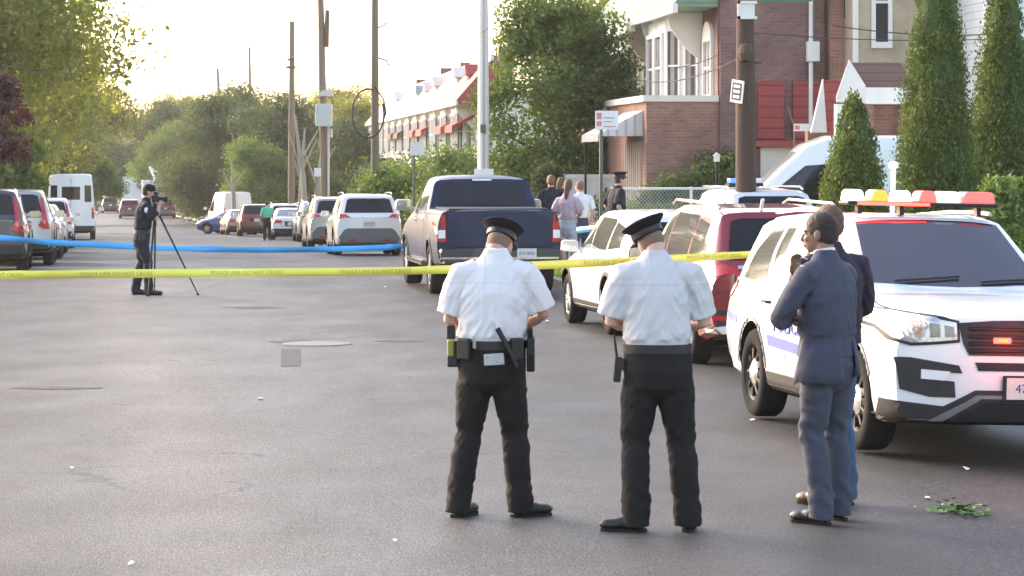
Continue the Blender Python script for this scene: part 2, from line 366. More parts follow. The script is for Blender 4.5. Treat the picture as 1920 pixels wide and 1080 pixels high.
# asphalt patches and litter
def patch(name, poly, dz, mat, label=None, cat=None, kind='structure'):
    vs = [(x, y, gz(x, y)+dz) for x, y in poly]
    me = bpy.data.meshes.new(name); me.from_pydata(vs, [], [tuple(range(len(vs)))]); me.update()
    o = link_mesh(name, me, mat); tag(o, label, cat, None, kind); return o
def G(px, py):
    """ground point seen at a pixel of the photograph"""
    D = 30.0
    for _ in range(60):
        x = PX(px, D); D = F*(EYE-gz(x, D))/(py-HZ)
    return PX(px, D), D
MT['patch'] = M('tar_patch', (.056, .054, .053), .75, spec=.2, var=.5, scale=30, bump=.3, bscale=60)
patch('road_patch', [G(527, 655), G(563, 655), G(563, 687), G(527, 688)], .004, 'patch')
def wob(px0, px1, py, th):
    n = 14; t = []; b = []
    for i in range(n+1):
        x = lerp(px0, px1, i/n); e = math.sin(math.pi*i/n)
        t.append(G(x, py-th*e*random.uniform(.6, 1.3)-.05)); b.append(G(x, py+th*e*random.uniform(.6, 1.3)+.05))
    return t+b[::-1]
for a in ((500, 600, 641, 3.0), (420, 540, 577, 2.2), (20, 200, 728, 2.5), (700, 800, 640, 1.6)):
    patch('road_patch', wob(*a), .004, 'patch')
MT['manhole'] = M('iron_cover', (.13, .12, .115), .55, .6, var=.3, scale=30, bump=.5)
mb = MB(); cx, cy = G(595, 645)
mb.lathe([(0, .006), (.40, .006), (.42, .0)], 28, mat=Matrix.Translation((cx, cy, gz(cx, cy)+.004)))
tag(mb.build('manhole_cover', 'manhole'), 'round iron manhole cover set in the asphalt left of the officers', 'manhole cover')
MT['litter'] = M('litter_paper', (.75, .73, .68), .8); MT['leafbit'] = M('green_leaf_bits', (.09, .17, .03), .7, var=.4, scale=20)
lit = [(135, 880, 'pale scrap of paper on the road in the lower left'), (487, 749, 'small pale scrap in the middle of the empty road'), (246, 1060, 'pale scrap at the bottom left edge of the road'),
       (1027, 604, 'folded white paper lying on the road by the officer with the radio'), (722, 539, 'white scrap on the asphalt left of the pickup'), (1410, 790, 'pale leaf beside the rear wheel of the patrol car'),
       (1740, 937, 'pale leaf on the road right of the man in jeans'), (1812, 882, 'thin twig on the road below the patrol car bumper'),
       (740, 1018, 'pale pebble near the bottom of the road')]
for px, py, lb in lit:
    x, y = G(px, py); s = random.uniform(.014, .028)
    mb = MB(); n = 7; ring = [(x+math.cos(2*math.pi*i/n)*s*random.uniform(.6, 1.4), y+math.sin(2*math.pi*i/n)*s*random.uniform(.8, 1.9)*1.5, gz(x, y)+.006+random.uniform(0, .018)) for i in range(n)]
    mb.add(ring+[(x, y, gz(x, y)+.024)], [(i, (i+1) % n, n) for i in range(n)])
    o = mb.build('litter_scrap', 'litter', smooth=False); tag(o, lb, 'litter', 'small litter on the road')
x0, y0 = G(1800, 962)
V = []; Fc = []
for i in range(170):
    a = random.uniform(0, 6.28); r = abs(random.gauss(0, .5)); x = x0+math.cos(a)*r*.18; y = y0+math.sin(a)*r*.32; z = gz(x, y)+random.uniform(.004, .045); t = random.uniform(0, 6.28); s = random.uniform(.012, .028)
    b = len(V); V += [(x+math.cos(t)*s*1.6, y+math.sin(t)*s*1.6, z), (x-math.sin(t)*s*.6, y+math.cos(t)*s*.6, z+.01), (x-math.cos(t)*s*1.6, y-math.sin(t)*s*1.6, z+.004), (x+math.sin(t)*s*.6, y-math.cos(t)*s*.6, z-.003)]; Fc.append((b, b+1, b+2, b+3))
me = bpy.data.meshes.new('leaf_clump'); me.from_pydata(V, [], Fc)
tag(link_mesh('leaf_clump', me, 'leafbit'), 'small flattened clump of green leaves on the road in the lower right', kind='stuff')

# ================================================================== TREES
def leaf_mesh(name, blobs, n, size, seed, cull=.0, up=0, shell=.45, flat=.0, volp=.75):
    """many small leaf faces through the volume of several ellipsoids"""
    rng = np.random.default_rng(seed); bl = np.array(blobs, float)
    vol = (bl[:, 3]*bl[:, 4]*bl[:, 5])**volp; k = rng.choice(len(bl), size=int(n*1.9), p=vol/vol.sum())
    d = rng.normal(size=(len(k), 3)); d /= np.linalg.norm(d, axis=1)[:, None]
    r = rng.uniform(0, 1, len(k))**shell
    rag = 1+.22*np.sin(d[:, 0]*9+k*1.3)*np.sin(d[:, 1]*8+k)*np.sin(d[:, 2]*10+k*2.1)+.10*rng.normal(size=len(k))
    P = bl[k, :3]+d*(r*rag)[:, None]*bl[k, 3:6]
    ph = rng.uniform(0, 6, 9); q = 2.1/max(.8, bl[:, 3:6].mean()**.5)
    g = np.sin(P[:, 0]*q*1.7+ph[0])*np.sin(P[:, 1]*q*1.5+ph[1])*np.sin(P[:, 2]*q*1.9+ph[2])+.6*np.sin(P[:, 0]*q*4.1+ph[3])*np.sin(P[:, 1]*q*3.7+ph[4])*np.sin(P[:, 2]*q*4.6+ph[5])
    keep = np.where(g > cull-.35)[0][:n]; P = P[keep]; d = d[keep]; N = len(P)
    nr = d*.7+rng.normal(size=(N, 3))*.8+np.array([0, 0, flat]); nr /= np.linalg.norm(nr, axis=1)[:, None]
    t = rng.normal(size=(N, 3))+np.array([0, 0, up]); t -= nr*(t*nr).sum(1)[:, None]; t /= np.linalg.norm(t, axis=1)[:, None]
    b = np.cross(nr, t); s = (size*rng.uniform(.5, 1.35, N))[:, None]
    V = np.stack([P-t*s, P+b*s*.5-nr*s*.12, P+t*s, P-b*s*.5-nr*s*.12], 1).reshape(-1, 3)
    me = bpy.data.meshes.new(name); me.vertices.add(len(V)); me.vertices.foreach_set('co', V.ravel())
    me.loops.add(4*N); me.loops.foreach_set('vertex_index', np.arange(4*N)); me.polygons.add(N)
    me.polygons.foreach_set('loop_start', np.arange(0, 4*N, 4)); me.polygons.foreach_set('loop_total', np.full(N, 4)); me.update(); me.validate()
    return me
MT['bark'] = M('bark', (.12, .095, .07), .95, var=.35, scale=5, bump=.8, bscale=14, stretch=(1, 1, .25))
MT['bark_pale'] = M('pale_bark', (.28, .25, .21), .95, var=.3, scale=5, bump=.6, bscale=14, stretch=(1, 1, .25))
MT['lf_olive'] = M_leaf('olive_leaves', (.055, .075, .022), (.25, .26, .075), .45, .7)
MT['lf_green'] = M_leaf('green_leaves', (.03, .065, .022), (.16, .22, .07), .42, .9)
MT['lf_dark'] = M_leaf('dark_leaves', (.022, .04, .020), (.10, .13, .055), .35, .5)
MT['lf_yellow'] = M_leaf('yellow_green_leaves', (.09, .10, .03), (.26, .26, .08), .5, .6)
MT['lf_conif'] = M_leaf('conifer_leaves', (.035, .065, .010), (.13, .175, .028), .3, 2.6, (1.8, 1.8, .7))
MT['lf_conif_in'] = M('inner_foliage', (.045, .07, .014), .95, var=.6, scale=14, bump=1, bscale=40, stretch=(1, 1, .5))
MT['lf_maroon'] = M_leaf('maroon_leaves', (.05, .022, .022), (.12, .05, .045), .3, 2, (1.6, .9, .8))
MT['lf_hedge'] = M_leaf('hedge_leaves', (.05, .09, .02), (.17, .23, .06), .35, 3)
def crown_blobs(seed, W, Hc, z0, k=16):
    rnd = random.Random(seed); out = [(0, 0, z0+Hc*.5, W*.34, W*.34, Hc*.4)]
    for i in range(k):
        a = rnd.uniform(0, 6.28); h = rnd.uniform(0.05, .95); rr = W*.5*math.sin(math.pi*min(.97, h*.85+.12))*rnd.uniform(.5, .95); s = W*rnd.uniform(.13, .22)
        out.append((math.cos(a)*rr, math.sin(a)*rr, z0+Hc*h, s*1.15, s*1.15, s*.85))
    return out
def make_tree(name, label, W, Ht, z0, n, size, leafmat, seed, loc, rotz=0, trunk_r=.22, bark='bark', cull=0., k=16, blobs=None, group=None, limbs=7):
    t = thing(name, label, 'tree', loc, rotz, group)
    bl = blobs or crown_blobs(seed, W, Ht-z0, z0, k)
    link_mesh('crown', leaf_mesh('crown', bl, n, size, seed, cull), leafmat, t)
    mb = MB(); rnd = random.Random(seed+5)
    pts = [(0, 0, -.2)]; x = y = 0
    for i in range(1, 7):
        x += rnd.uniform(-.12, .12); y += rnd.uniform(-.12, .12); pts.append((x, y, Ht*.85*i/6))
    mb.tube(pts, [trunk_r*(1.25 if i == 0 else 1-.85*i/6.5) for i in range(7)], 9)
    for i in range(limbs):
        b = bl[1+i % (len(bl)-1)]; zs = max(z0*.7, min(b[2]-.6, Ht*.7)); f = zs/(Ht*.85)*6; p = Vector(pts[min(5, int(f))]).lerp(Vector(pts[min(6, int(f)+1)]), f-int(f))
        e = Vector(b[:3]); m = p.lerp(e, .5)+Vector((0, 0, -.15*Ht*.1))
        mb.tube([p, m, e], [trunk_r*.42, trunk_r*.25, trunk_r*.06], 6)
    mb.build('trunk', bark, t, smooth=True)
    return t
def at(px, D, dz=0):
    x = PX(px, D); return (x, D, gz(x, D)+dz)
# ---- big trees over the left row of cars
T1 = make_tree('street_tree', 'huge olive green tree filling the top left corner above the parked cars', 11, 13.5, 2.0, 62000, .11, 'lf_olive', 11, at(-185, 82), k=30, cull=-.08, trunk_r=.35)
T2 = make_tree('street_tree', 'tall olive tree whose thin top branch reaches right into the white sky', 9.5, 14.5, 3.0, 52000, .12, 'lf_olive', 12, at(-62, 100), 1, k=24, cull=-.05, trunk_r=.3,
    blobs=crown_blobs(12, 10.5, 11.5, 2.4, 26)+[(6.2, 0, 8.4, 1.2, .9, .8), (6.8, 0, 7.0, .9, .8, .5), (7.3, .2, 6.1, .7, .7, .35), (7.8, .2, 5.4, .5, .5, .28), (8.2, .2, 4.9, .35, .4, .22), (5.6, 0, 6.4, 1.2, 1, .8)])
dup(T1, at(-25, 128), 2.1, 'round olive tree rising behind the white minibus', scale=(.95, .95, .93))
dup(T1, at(62, 178), 4.1, 'olive tree with drooping crown left of the far end of the road', scale=(1.0, 1.0, .98))
make_tree('street_tree', 'dark maroon leaved tree at the left edge above the first parked car', 2.0, 4.5, 2.3, 7000, .07, 'lf_maroon', 21, at(-22, 66), trunk_r=.12)
make_tree('shrub', 'pale green shrub behind the left row of parked cars', 2.0, 3.6, .2, 6000, .10, 'lf_hedge', 22, at(20, 76), trunk_r=.1)
dup(T1, at(-140, 150), 2.6, 'olive tree far behind the left edge trees', scale=(1.1, 1.1, 1.1))
# ---- tree wall round the end of the road
T3 = make_tree('deciduous_tree', 'dark green tree in the middle of the wood behind the blue car', 9.5, 10.5, .6, 34000, .13, 'lf_dark', 31, at(440, 235), trunk_r=.28, k=22)
T4 = make_tree('deciduous_tree', 'yellow green tree glowing behind the transformer pole', 9, 11, 1.2, 30000, .13, 'lf_yellow', 32, at(640, 250), trunk_r=.25, k=20, cull=.05)
T5 = make_tree('deciduous_tree', 'mid green bushy tree right of the far end of the road', 9, 9.5, .4, 30000, .13, 'lf_green', 33, at(350, 280), trunk_r=.25, k=20)
spots = [(T3, 300, 330, 0, 1.15, 'dark tree closing the view at the end of the road'), (T5, 292, 400, 1, 1.35, 'hazy green tree beyond the far end of the road'),
         (T3, 412, 215, 2, .88, 'dark bushy tree directly behind the blue sedan'), (T5, 480, 262, 3, 1.12, 'green tree between the two thin distant poles'),
         (T4, 345, 380, 4, 1.3, 'small yellow topped tree far behind the wood'), (T3, 530, 205, 5, .86, 'dark tree just left of the leaning wooden pole'),
         (T5, 560, 300, 1.7, 1.12, 'green tree partly hidden by the transformer pole'), (T4, 664, 215, 2.7, .82, 'olive yellow tree behind the pole with the cable loop'),
         (T3, 655, 190, 3.6, .66, 'dark tree low behind the white compact SUV'), (T5, 610, 205, .4, .74, 'green tree behind the thin bare trunks'),
         (T3, 352, 262, 1.1, .80, 'dark tree right of the far traffic at the road end'), (T5, 470, 190, 2.2, .62, 'low green tree behind the white cargo van'), (T5, 150, 212, 3.3, .62, 'low green tree behind the white minibus'), (T3, 100, 150, 4.4, .42, 'small dark tree between the left row of cars and the minibus'), (T5, 178, 330, 2.9, .95, 'green tree left of the far traffic'), (T3, 185, 410, 1.9, 1.35, 'dark tree at the far left end of the road'), (T4, 520, 240, .9, .8, 'narrow yellowish tree with a pointed top in the wood')]
for s_, px, D, rz, sc, lb in spots: dup(s_, at(px, D), rz, lb, scale=sc)
# far off wood: one mass low along the horizon
wb = []
for i in range(60):
    px = -100+i*22; D = 440+random.uniform(-20, 40); x = PX(px, D); wb.append((x, D, gz(x, D)+random.uniform(2, 5), 4.5, 4, random.uniform(4.5, 7.5)))
o = link_mesh('far_wood', leaf_mesh('far_wood', wb, 40000, .34, 71), 'lf_dark'); o['kind'] = 'stuff'; o['label'] = 'far off wood closing the view behind the street'
# ---- shrubs and trees on the right of the road
make_tree('shrub', 'broad green bush behind the small white street sign', 7.0, 3.3, .2, 20000, .09, 'lf_green', 41, at(800, 118), trunk_r=.12, k=18)
make_tree('shrub', 'green bush directly left of the white utility pole', 5.4, 3.0, .2, 17000, .085, 'lf_green', 42, at(868, 98), trunk_r=.12, k=16)
make_tree('shrub', 'brownish bush right of the white compact SUV', 3.4, 2.9, .1, 9000, .08, 'lf_hedge', 43, at(745, 108), trunk_r=.1, k=12)
big = crown_blobs(51, 3.7, 5.8, 1.0, 26)
make_tree('deciduous_tree', 'big leafy green tree between the white pole and the row houses', 3.7, 7.0, 1.0, 46000, .062, 'lf_green', 51, at(1045, 71), trunk_r=.16, k=26, limbs=12, cull=.06,
    blobs=big+[(-.6, 0, 6.9, .5, .5, .6), (-.3, 0, 5.9, .9, .9, .9), (1.1, 0, 4.7, .7, .7, .6), (-1.1, 0, 5.0, .6, .6, .7), (.2, 0, 2.4, 1.6, 1.5, 1.0), (-1.0, 0, 2.1, .8, .8, .9), (1.2, 0, 2.6, .8, .8, .8)])
make_tree('deciduous_tree', 'sunlit pale tree top showing behind the grey mansard roof', 5, 9.5, 4, 9000, .12, 'lf_yellow', 52, at(1150, 100), trunk_r=.18, k=14)
def conifer(name, label, px, D, h, w, seed, n=17000, ex=.54):
    t = thing(name, label, 'tree', at(px, D, .1))
    rng = random.Random(seed); bl = []
    prof = lambda f: (1-f)**ex*(.86+.14*min(1, f*5))
    for i in range(42):
        f = i/41.; r = w/2*prof(min(f, .985))
        m = max(3, int(8*(1-f))+2)
        for j in range(m):
            a = 6.283*j/m+rng.uniform(0, 1); rr = r*.62*rng.uniform(.8, 1.12); s = max(.06, r*.42)
            bl.append((math.cos(a)*rr, math.sin(a)*rr, .15+f*h*.97, s, s, max(.16, s*1.35)))
    cr = link_mesh('crown', leaf_mesh('crown', bl, int(n*2.6), .031, seed, -.9, up=2.2, shell=.22, volp=.42), 'lf_conif', t)
    vs = []; K = 40
    for i in range(31):
        f = i/30
        for j in range(K):
            a = 6.283*j/K; r = w/2*prof(min(.99, f))*(.70+.16*noise.noise(Vector((math.cos(a)*2.2, math.sin(a)*2.2, f*h*2.4+seed)))+.08*noise.noise(Vector((math.cos(a)*7, math.sin(a)*7, f*h*8)))); vs.append((r*math.cos(a), r*math.sin(a), .12+f*h*.96))
    ib = MB(); ib.add(vs, [(i*K+j, i*K+(j+1) % K, (i+1)*K+(j+1) % K, (i+1)*K+j) for i in range(30) for j in range(K)]); ib.build('inner_foliage', 'lf_conif_in', cr, smooth=True)
    mb = MB(); mb.tube([(0, 0, -.2), (0, 0, h*.5), (0, 0, h*.93)], [.1, .06, .01], 8); mb.build('trunk', 'bark', t, smooth=True)
    return t
conifer('conifer', 'tall pointed dark green conifer, the nearer left one of the tall pair', 1758, 47, 5.9, 1.75, 61, 36000)
conifer('conifer', 'tall pointed conifer at the right edge of the picture', 1882, 49, 5.75, 1.65, 62, 33000)
conifer('conifer', 'short blunt conifer in front of the white delivery van', 1602, 45, 2.95, 1.45, 63, 26000, .46)
o = make_tree('shrub', 'low pale shrub behind the light bar at the right edge', 1.3, 1.9, .2, 4500, .05, 'lf_hedge', 64, at(1865, 43), trunk_r=.04)
# bare trunks in the middle distance
for px, D, top, lb, lean in ((575, 145, 215, 'thin bare forked trunk left of the transformer pole', -.6), (590, 150, 255, 'thin dead trunk beside the transformer pole', .5), (562, 165, 240, 'slim bare trunk near the leaning pole', .3), (440, 185, 300, 'pale dead tree stump sticking up behind the cars', -.2)):
    t = thing('bare_tree', lb, 'tree', at(px, D)); h = PZ(top, D)-gz(PX(px, D), D); mb = MB()
    mb.tube([(0, 0, -.2), (lean*.3, 0, h*.5), (lean, 0, h)], [.17, .13, .05], 8)
    mb.tube([(lean*.3, 0, h*.5), (lean*.3-.7, 0, h*.85)], [.08, .02], 6); mb.tube([(lean*.5, 0, h*.62), (lean*.4+.9, 0, h*.9)], [.07, .02], 6)
    mb.build('trunk', 'bark_pale', t, smooth=True)
# ================================================================== BUILDINGS
MT['brick'] = M_brick('brown_brick', (.245, .135, .115), (.19, .10, .088), (.24, .19, .17))
MT['brick_red'] = M_brick('red_brick', (.36, .19, .14), (.28, .14, .10), (.36, .27, .22))
MT['brick_tan'] = M_brick('tan_brick', (.52, .42, .29), (.46, .37, .26), (.45, .40, .32))
MT['trim'] = M('white_trim', (.74, .72, .68), .6, var=.08, scale=4)
MT['stucco'] = M('pale_stucco', (.70, .64, .56), .8, var=.12, scale=3)
MT['siding_w'] = M_lines('white_siding', (.70, .73, .76), (.42, .44, .48), 6)
MT['siding_red'] = M_lines('red_corrugated_siding', (.30, .045, .045), (.13, .02, .02), 4.2, .5)
MT['shingle_green'] = M_lines('green_shingles', (.20, .28, .19), (.11, .16, .1), 5, .8)
MT['shingle_grey'] = M_lines('grey_shingles', (.34, .35, .35), (.2, .2, .21), 5, .8)
MT['shingle_brown'] = M_lines('brown_shingles', (.16, .085, .065), (.09, .05, .04), 6, .85)
MT['shingle_red'] = M_lines('red_shingles', (.36, .07, .06), (.2, .03, .03), 5, .7)
MT['awn'] = M_lines('striped_metal_awning', (.58, .57, .56), (.38, .38, .38), 5, .4, 'Y', .3)
MT['curtain'] = M_lines('curtained_glass', (.30, .28, .27), (.07, .06, .06), 3, .6, 'XY', .5)
MT['dark'] = M('dark_opening', (.03, .027, .025), .8)
UA = Vector((-.1, .995, 0)).normalized(); VA = Vector((.995, .1, 0)).normalized()
FR = math.atan2(UA.y, UA.x)                          # frame: local x runs away along the row, local y points left (towards the street)
def house(name, label, cat, corner, group=None): return thing(name, label, cat, corner, FR, group)
def window(parent, x0, x1, y, z0, z1, frame='trim', glass='glass_clear', arch=0, bars=1, th=.08):
    """window on a wall facing the street (local +y); y = wall plane"""
    mb = MB(); f = .09
    mb.box(x0-f, x1+f, y, y+th, z0-f*1.3, z0); mb.box(x0-f, x1+f, y, y+th, z1, z1+f)
    mb.box(x0-f, x0, y, y+th, z0, z1); mb.box(x1, x1+f, y, y+th, z0, z1)
    for i in range(bars):
        xm = lerp(x0, x1, (i+1)/(bars+1)); mb.box(xm-.03, xm+.03, y, y+th*.8, z0, z1)
    mb.box(x0, x1, y+.002, y+th*.7, (z0+z1)/2-.03, (z0+z1)/2+.03)
    if arch:
        n = 8; xc = (x0+x1)/2; r = (x1-x0)/2+f
        mb.prism([(xc+r*math.cos(math.pi*i/n), z1+f*.9+arch*math.sin(math.pi*i/n)) for i in range(n+1)], y+.001, y+th)
    w_ = mb.build('window', frame, parent)
    g = MB(); g.box(x0, x1, y-.01, y+.02, z0, z1); g.build('pane', glass, w_)
    return w_
def window_f(parent, y0, y1, x, z0, z1, frame='trim', glass='glass_clear', th=.07):
    """window on a wall facing the camera (local -x)"""
    mb = MB(); f = .09
    mb.box(x-th, x, y0-f, y1+f, z0-f*1.5, z0); mb.box(x-th, x, y0-f, y1+f, z1, z1+f); mb.box(x-th, x, y0-f, y0, z0, z1); mb.box(x-th, x, y1, y1+f, z0, z1)
    mb.box(x-th*.7, x-.002, y0, y1, (z0+z1)/2-.03, (z0+z1)/2+.03)
    w_ = mb.build('window', frame, parent); g = MB(); g.box(x-.02, x+.01, y0, y1, z0, z1); g.build('pane', glass, w_); return w_
def row_house(label, x0, wd, roofmat, awnmat=None, bay='trim', near=False, corner=(4.57, 64), arch=False, group='row houses along the street', big=True):
    cx, cy = corner[0]+UA.x*x0, corner[1]+UA.y*x0
    z = gz(cx, cy)
    if not near: z = max(z, -1.1)
    t = house('row_house', label, 'house', (cx, cy, z), group)
    W = wd-.02
    mb = MB(); mb.box(0, W, -9, 0, -1.5, 6.2); mb.build('wall', 'brick' if near else 'stucco', t)
    # bay: upper storey front in pale siding with windows
    mb = MB(); mb.prism([(W*.31, 0.0), (W*.43, .75), (W*.82, .75), (W*.94, 0.0)], 3.35, 5.75, 'Z'); mb.build('bay', bay, t)
    dx, dy = W*.12, .75; ln = math.hypot(dx, dy); Rm = Matrix.Translation((W*.31, 0, 0)) @ Matrix.Rotation(math.atan2(dy, dx), 4, 'Z')
    for q0, q1 in ((.14, .42), (.62, .90)):
        mb = MB(); a_, b_ = ln*q0, ln*q1
        mb.box(a_-.05, b_+.05, .0, .05, 3.62, 3.72, mat=Rm); mb.box(a_-.05, b_+.05, .0, .05, 5.3, 5.4, mat=Rm); mb.box(a_-.05, a_, 0, .05, 3.72, 5.3, mat=Rm); mb.box(b_, b_+.05, 0, .05, 3.72, 5.3, mat=Rm); mb.box(a_, b_, .003, .04, 4.48, 4.52, mat=Rm)
        wn_ = mb.build('window', 'trim', t); g_ = MB(); g_.box(a_, b_, -.01, .018, 3.72, 5.3, mat=Rm); g_.build('pane', 'curtain', wn_)
    b = [(W*.46, W*.60), (W*.65, W*.79)]
    for a, c in b: window(t, a, c, .75, 3.75, 5.2, bars=0, glass='curtain')
    window(t, W*.09, W*.23, 0, 3.80, 5.0, arch=.38 if arch else 0, bars=1 if arch else 0, glass='curtain')
    # mansard with eave and chimney, parapet
    mb = MB(); mb.prism([(.95, 5.72), (.95, 5.84), (-.55, 7.55), (-.8, 7.55), (-.8, 5.74)], 0, W, 'X'); rf = mb.build('roof', roofmat, t)
    mb = MB(); mb.box(-.02, W+.02, .9, 1.02, 5.60, 5.80); mb.box(0, W, -.65, -.5, 7.5, 7.72); mb.build('eave', 'trim', rf)
    ch_ = random.uniform(7.5, 8.3); mb = MB(); mb.box(W*.06, W*.06+.55, -1.5, -.9, 5.9, ch_); mb.build('chimney', 'brick', rf)
    if near or random.random() < .6:
        dh = random.uniform(-.25, .1); mb = MB(); mb.box(W*.55, W*.55+1.0, -.55, .12, 6.2, 7.1+dh); mb.prism([(W*.55-.1, 7.1+dh), (W*.55+1.1, 7.1+dh), (W*.55+.5, 7.6+dh)], -.6, .25); d = mb.build('dormer', roofmat if random.random() < .6 else 'stucco', rf)
    for k in (.31, .62, .93):        # curved eave brackets
        mb = MB(); xx = W*k; mb.prism([(.85, 5.7), (.75, 5.35), (.45, 4.95), (.05, 4.6), (0, 5.7)], xx, xx+.09, 'X'); mb.build('bracket', 'trim', t)
    if awnmat:
        mb = MB(); mb.prism([(0, 5.1), (0, 5.25), (1.0, 4.75), (1.0, 4.45), (.93, 4.6)], W*.3, W*.92, 'X'); mb.build('awning', awnmat, t)
    return t
def porch(t, x0, x1, out, top, wallm='brick_red', awn=True, first=False):
    mb = MB(); mb.box(x0, x1, .0, out, -1.5, top-.14); mb.build('porch', wallm, t)
    mb = MB(); mb.box(x0-.05, x1+.05, -.02, out+.08, top-.14, top); mb.build('porch_cap', 'stucco', t)
n1 = row_house('brown brick row house with green mansard roof at the near end of the terrace', 0, 6.6, 'shingle_green', near=True, arch=True)
porch(n1, 0.0, 6.55, 1.6, 3.76)
n2 = row_house('row house with grey mansard roof and white bay right of the big tree', 6.6, 6.6, 'shingle_grey', near=True)
porch(n2, 0.05, 6.5, 1.6, 3.76)
row_house('row house mostly hidden behind the big green tree', 13.2, 6.6, 'shingle_green')
roofs = ['shingle_red', 'shingle_red', 'shingle_grey', 'shingle_red', 'shingle_red', 'shingle_grey', 'shingle_grey', 'shingle_green', 'shingle_grey', 'shingle_grey', 'shingle_grey', 'shingle_red']
names = ['row house with red roof nearest to the white utility pole', 'row house with red mansard roof second from the white pole', 'grey roofed house between two red roofed row houses', 'red roofed row house with a red awning over its bay', 'second red roofed house from the left in the distant terrace',
         'grey roofed row house left of the red roofed ones', 'pale distant row house with grey mansard and white bay', 'distant row house with greenish roof', 'small grey roofed row house above the green bushes', 'distant row house with grey roof near the far end of the terrace', 'last but one house of the distant terrace', 'farthest row house of the terrace seen above the trees']
for i in range(12):
    row_house(names[i], 60+i*6.6, 6.6, roofs[i], awnmat='shingle_red' if i in (0, 1, 3, 4) else ('shingle_brown' if i in (6, 7) else None), bay='trim')
# awning over the side porch of the first houses, porch with curtains below
mb = MB(); t = thing('metal_awning', 'silver grey metal awning with scalloped edge on the red brick porch', 'awning', (2.97, 64.3, 0), FR)
mb.prism([(.0, 3.25), (.0, 3.30), (1.05, 2.74), (1.05, 2.68)], 0, 3.0, 'X')
for i in range(14):
    mb.box(.02+i*.21, .19+i*.21, 1.035, 1.06, 2.58, 2.72)
mb.prism([(0, 2.7), (0, 3.28), (1.04, 2.7)], -.02, .0, 'X')
mb.build('canopy', 'awn', t)
mb = MB()
for i in range(2): mb.box(.05+i*2.8, .11+i*2.8, .95, 1.0, .1, 2.7)
mb.build('post', 'blackmetal', t)
mb = MB(); mb.box(.2, 2.9, .02, .06, .4, 2.6); mb.build('backdrop', 'curtain', t)
mb = MB(); mb.box(.0, 3.0, 0, 1.03, .1, .75); mb.build('porch_wall', 'brick_red', t)
# brick side building, its pipe and meter, red corrugated wall
t = house('brick_building', 'brown brick building with red corrugated panels and a white downpipe beside the wooden pole', 'building', (4.62, 63.9, 0))
mb = MB(); mb.box(.0, 8, -2.35, 0, -1, 10.5); mb.build('wall', 'brick', t)
mb = MB(); mb.box(-.4, 8, -3.15, -2.42, -1, 10.5); mb.build('stair_tower', 'brick_red', t)
for k, (a, b) in enumerate(((-2.28, -1.62), (-1.42, -.82))):
    mb = MB(); mb.box(-.12, -.01, a, b, 2.62, 3.92); mb.build('red_panel', 'siding_red', t)
mb = MB(); mb.box(-.10, -.01, -2.3, -.9, .1, 2.45); mb.build('garage_door', 'stucco', t)
mb = MB(); mb.box(-.3, 0, -2.36, -.75, 2.46, 2.6); mb.build('lintel', 'shingle_red', t)
mb = MB(); mb.tube([(-.12, -2.02, 0), (-.12, -2.02, 10.4)], .05, 8); mb.build('downpipe', 'trim', t)
mb = MB(); mb.box(-.24, -.03, -2.2, -1.92, 4.35, 4.8); mb.build('meter_box', 'trim', t, bevel=.02)
mb = MB(); mb.box(-.42, -.36, -2.95, -2.7, 5.3, 6.5); mb.box(-.42, -.36, -2.95, -2.7, 2.6, 3.6); mb.build('window', 'dark', t)
# tan house
t = house('tan_house', 'tan brick house with a tall narrow white framed window behind the conifers', 'house', (7.45, 63, 0))
mb = MB(); mb.box(0, 9, -2.9, 0, -1, 9.5); mb.build('wall', 'brick_tan', t)
window_f(t, -.78, -.5, -.01, 4.75, 6.5, glass='dark')
mb = MB(); mb.box(-.05, 0, -2.98, -2.82, 0, 9.4); mb.build('corner_strip', 'shingle_red', t)
mb = MB(); mb.box(-.04, -.0, -.12, .0, 0, 9.4); mb.build('corner_board', 'trim', t)
# entrance porch with brown gable roof
t = house('entrance_porch', 'small white gabled entrance porch with brown shingle roof', 'porch', (6.78, 58.2, .1))
mb = MB(); mb.prism([(-.05, 4.02), (.62, 3.35), (.62, 3.28), (-.05, 3.96), (-1.15, 3.30), (-1.15, 3.38)], 0, 1.2, 'X')
t2 = MB(); # roof running sideways: ridge along local y
t2.add([(.0, -.30, 3.54), (.0, -1.42, 3.54), (.6, -1.24, 4.06), (.6, -.12, 4.06), (1.3, -.1, 3.5), (1.3, -1.42, 3.5)], [(0, 1, 2, 3), (3, 2, 5, 4), (1, 5, 2), (0, 3, 4), (0, 4, 5, 1)])
t2.build('roof', 'shingle_brown', t)
gp = [(-.06, .24, 3.36), (.3, -.10, 4.11), (-.06, -.36, 3.57), (-.06, -.36, 3.21), (-.06, .24, 3.24)]; mb = MB(); mb.add(gp+[(x_+.12, y_-.02, z_) for x_, y_, z_ in gp], [(0, 1, 2, 3, 4), (9, 8, 7, 6, 5)]+[(i, (i+1) % 5, 5+(i+1) % 5, 5+i) for i in range(5)]); mb.build('gable', 'stucco', t)
mb = MB(); mb.box(-.03, 1.4, -1.44, -.365, 3.2, 3.535); mb.build('fascia', 'trim', t)
for yy in (.12, -.45, -1.2):
    mb = MB(); mb.box(.02, .22, yy-.1, yy+.1, 0, 3.2); mb.build('pillar', 'brick_red' if yy < 0 else 'trim', t)
mb = MB(); mb.box(.3, .4, -1.3, .2, 0, 3.2); mb.build('back_wall', 'brick_red', t)
mb = MB(); mb.box(-.02, .28, -1.3, .35, .2, 2.45); mb.build('parapet', 'brick_red', t)
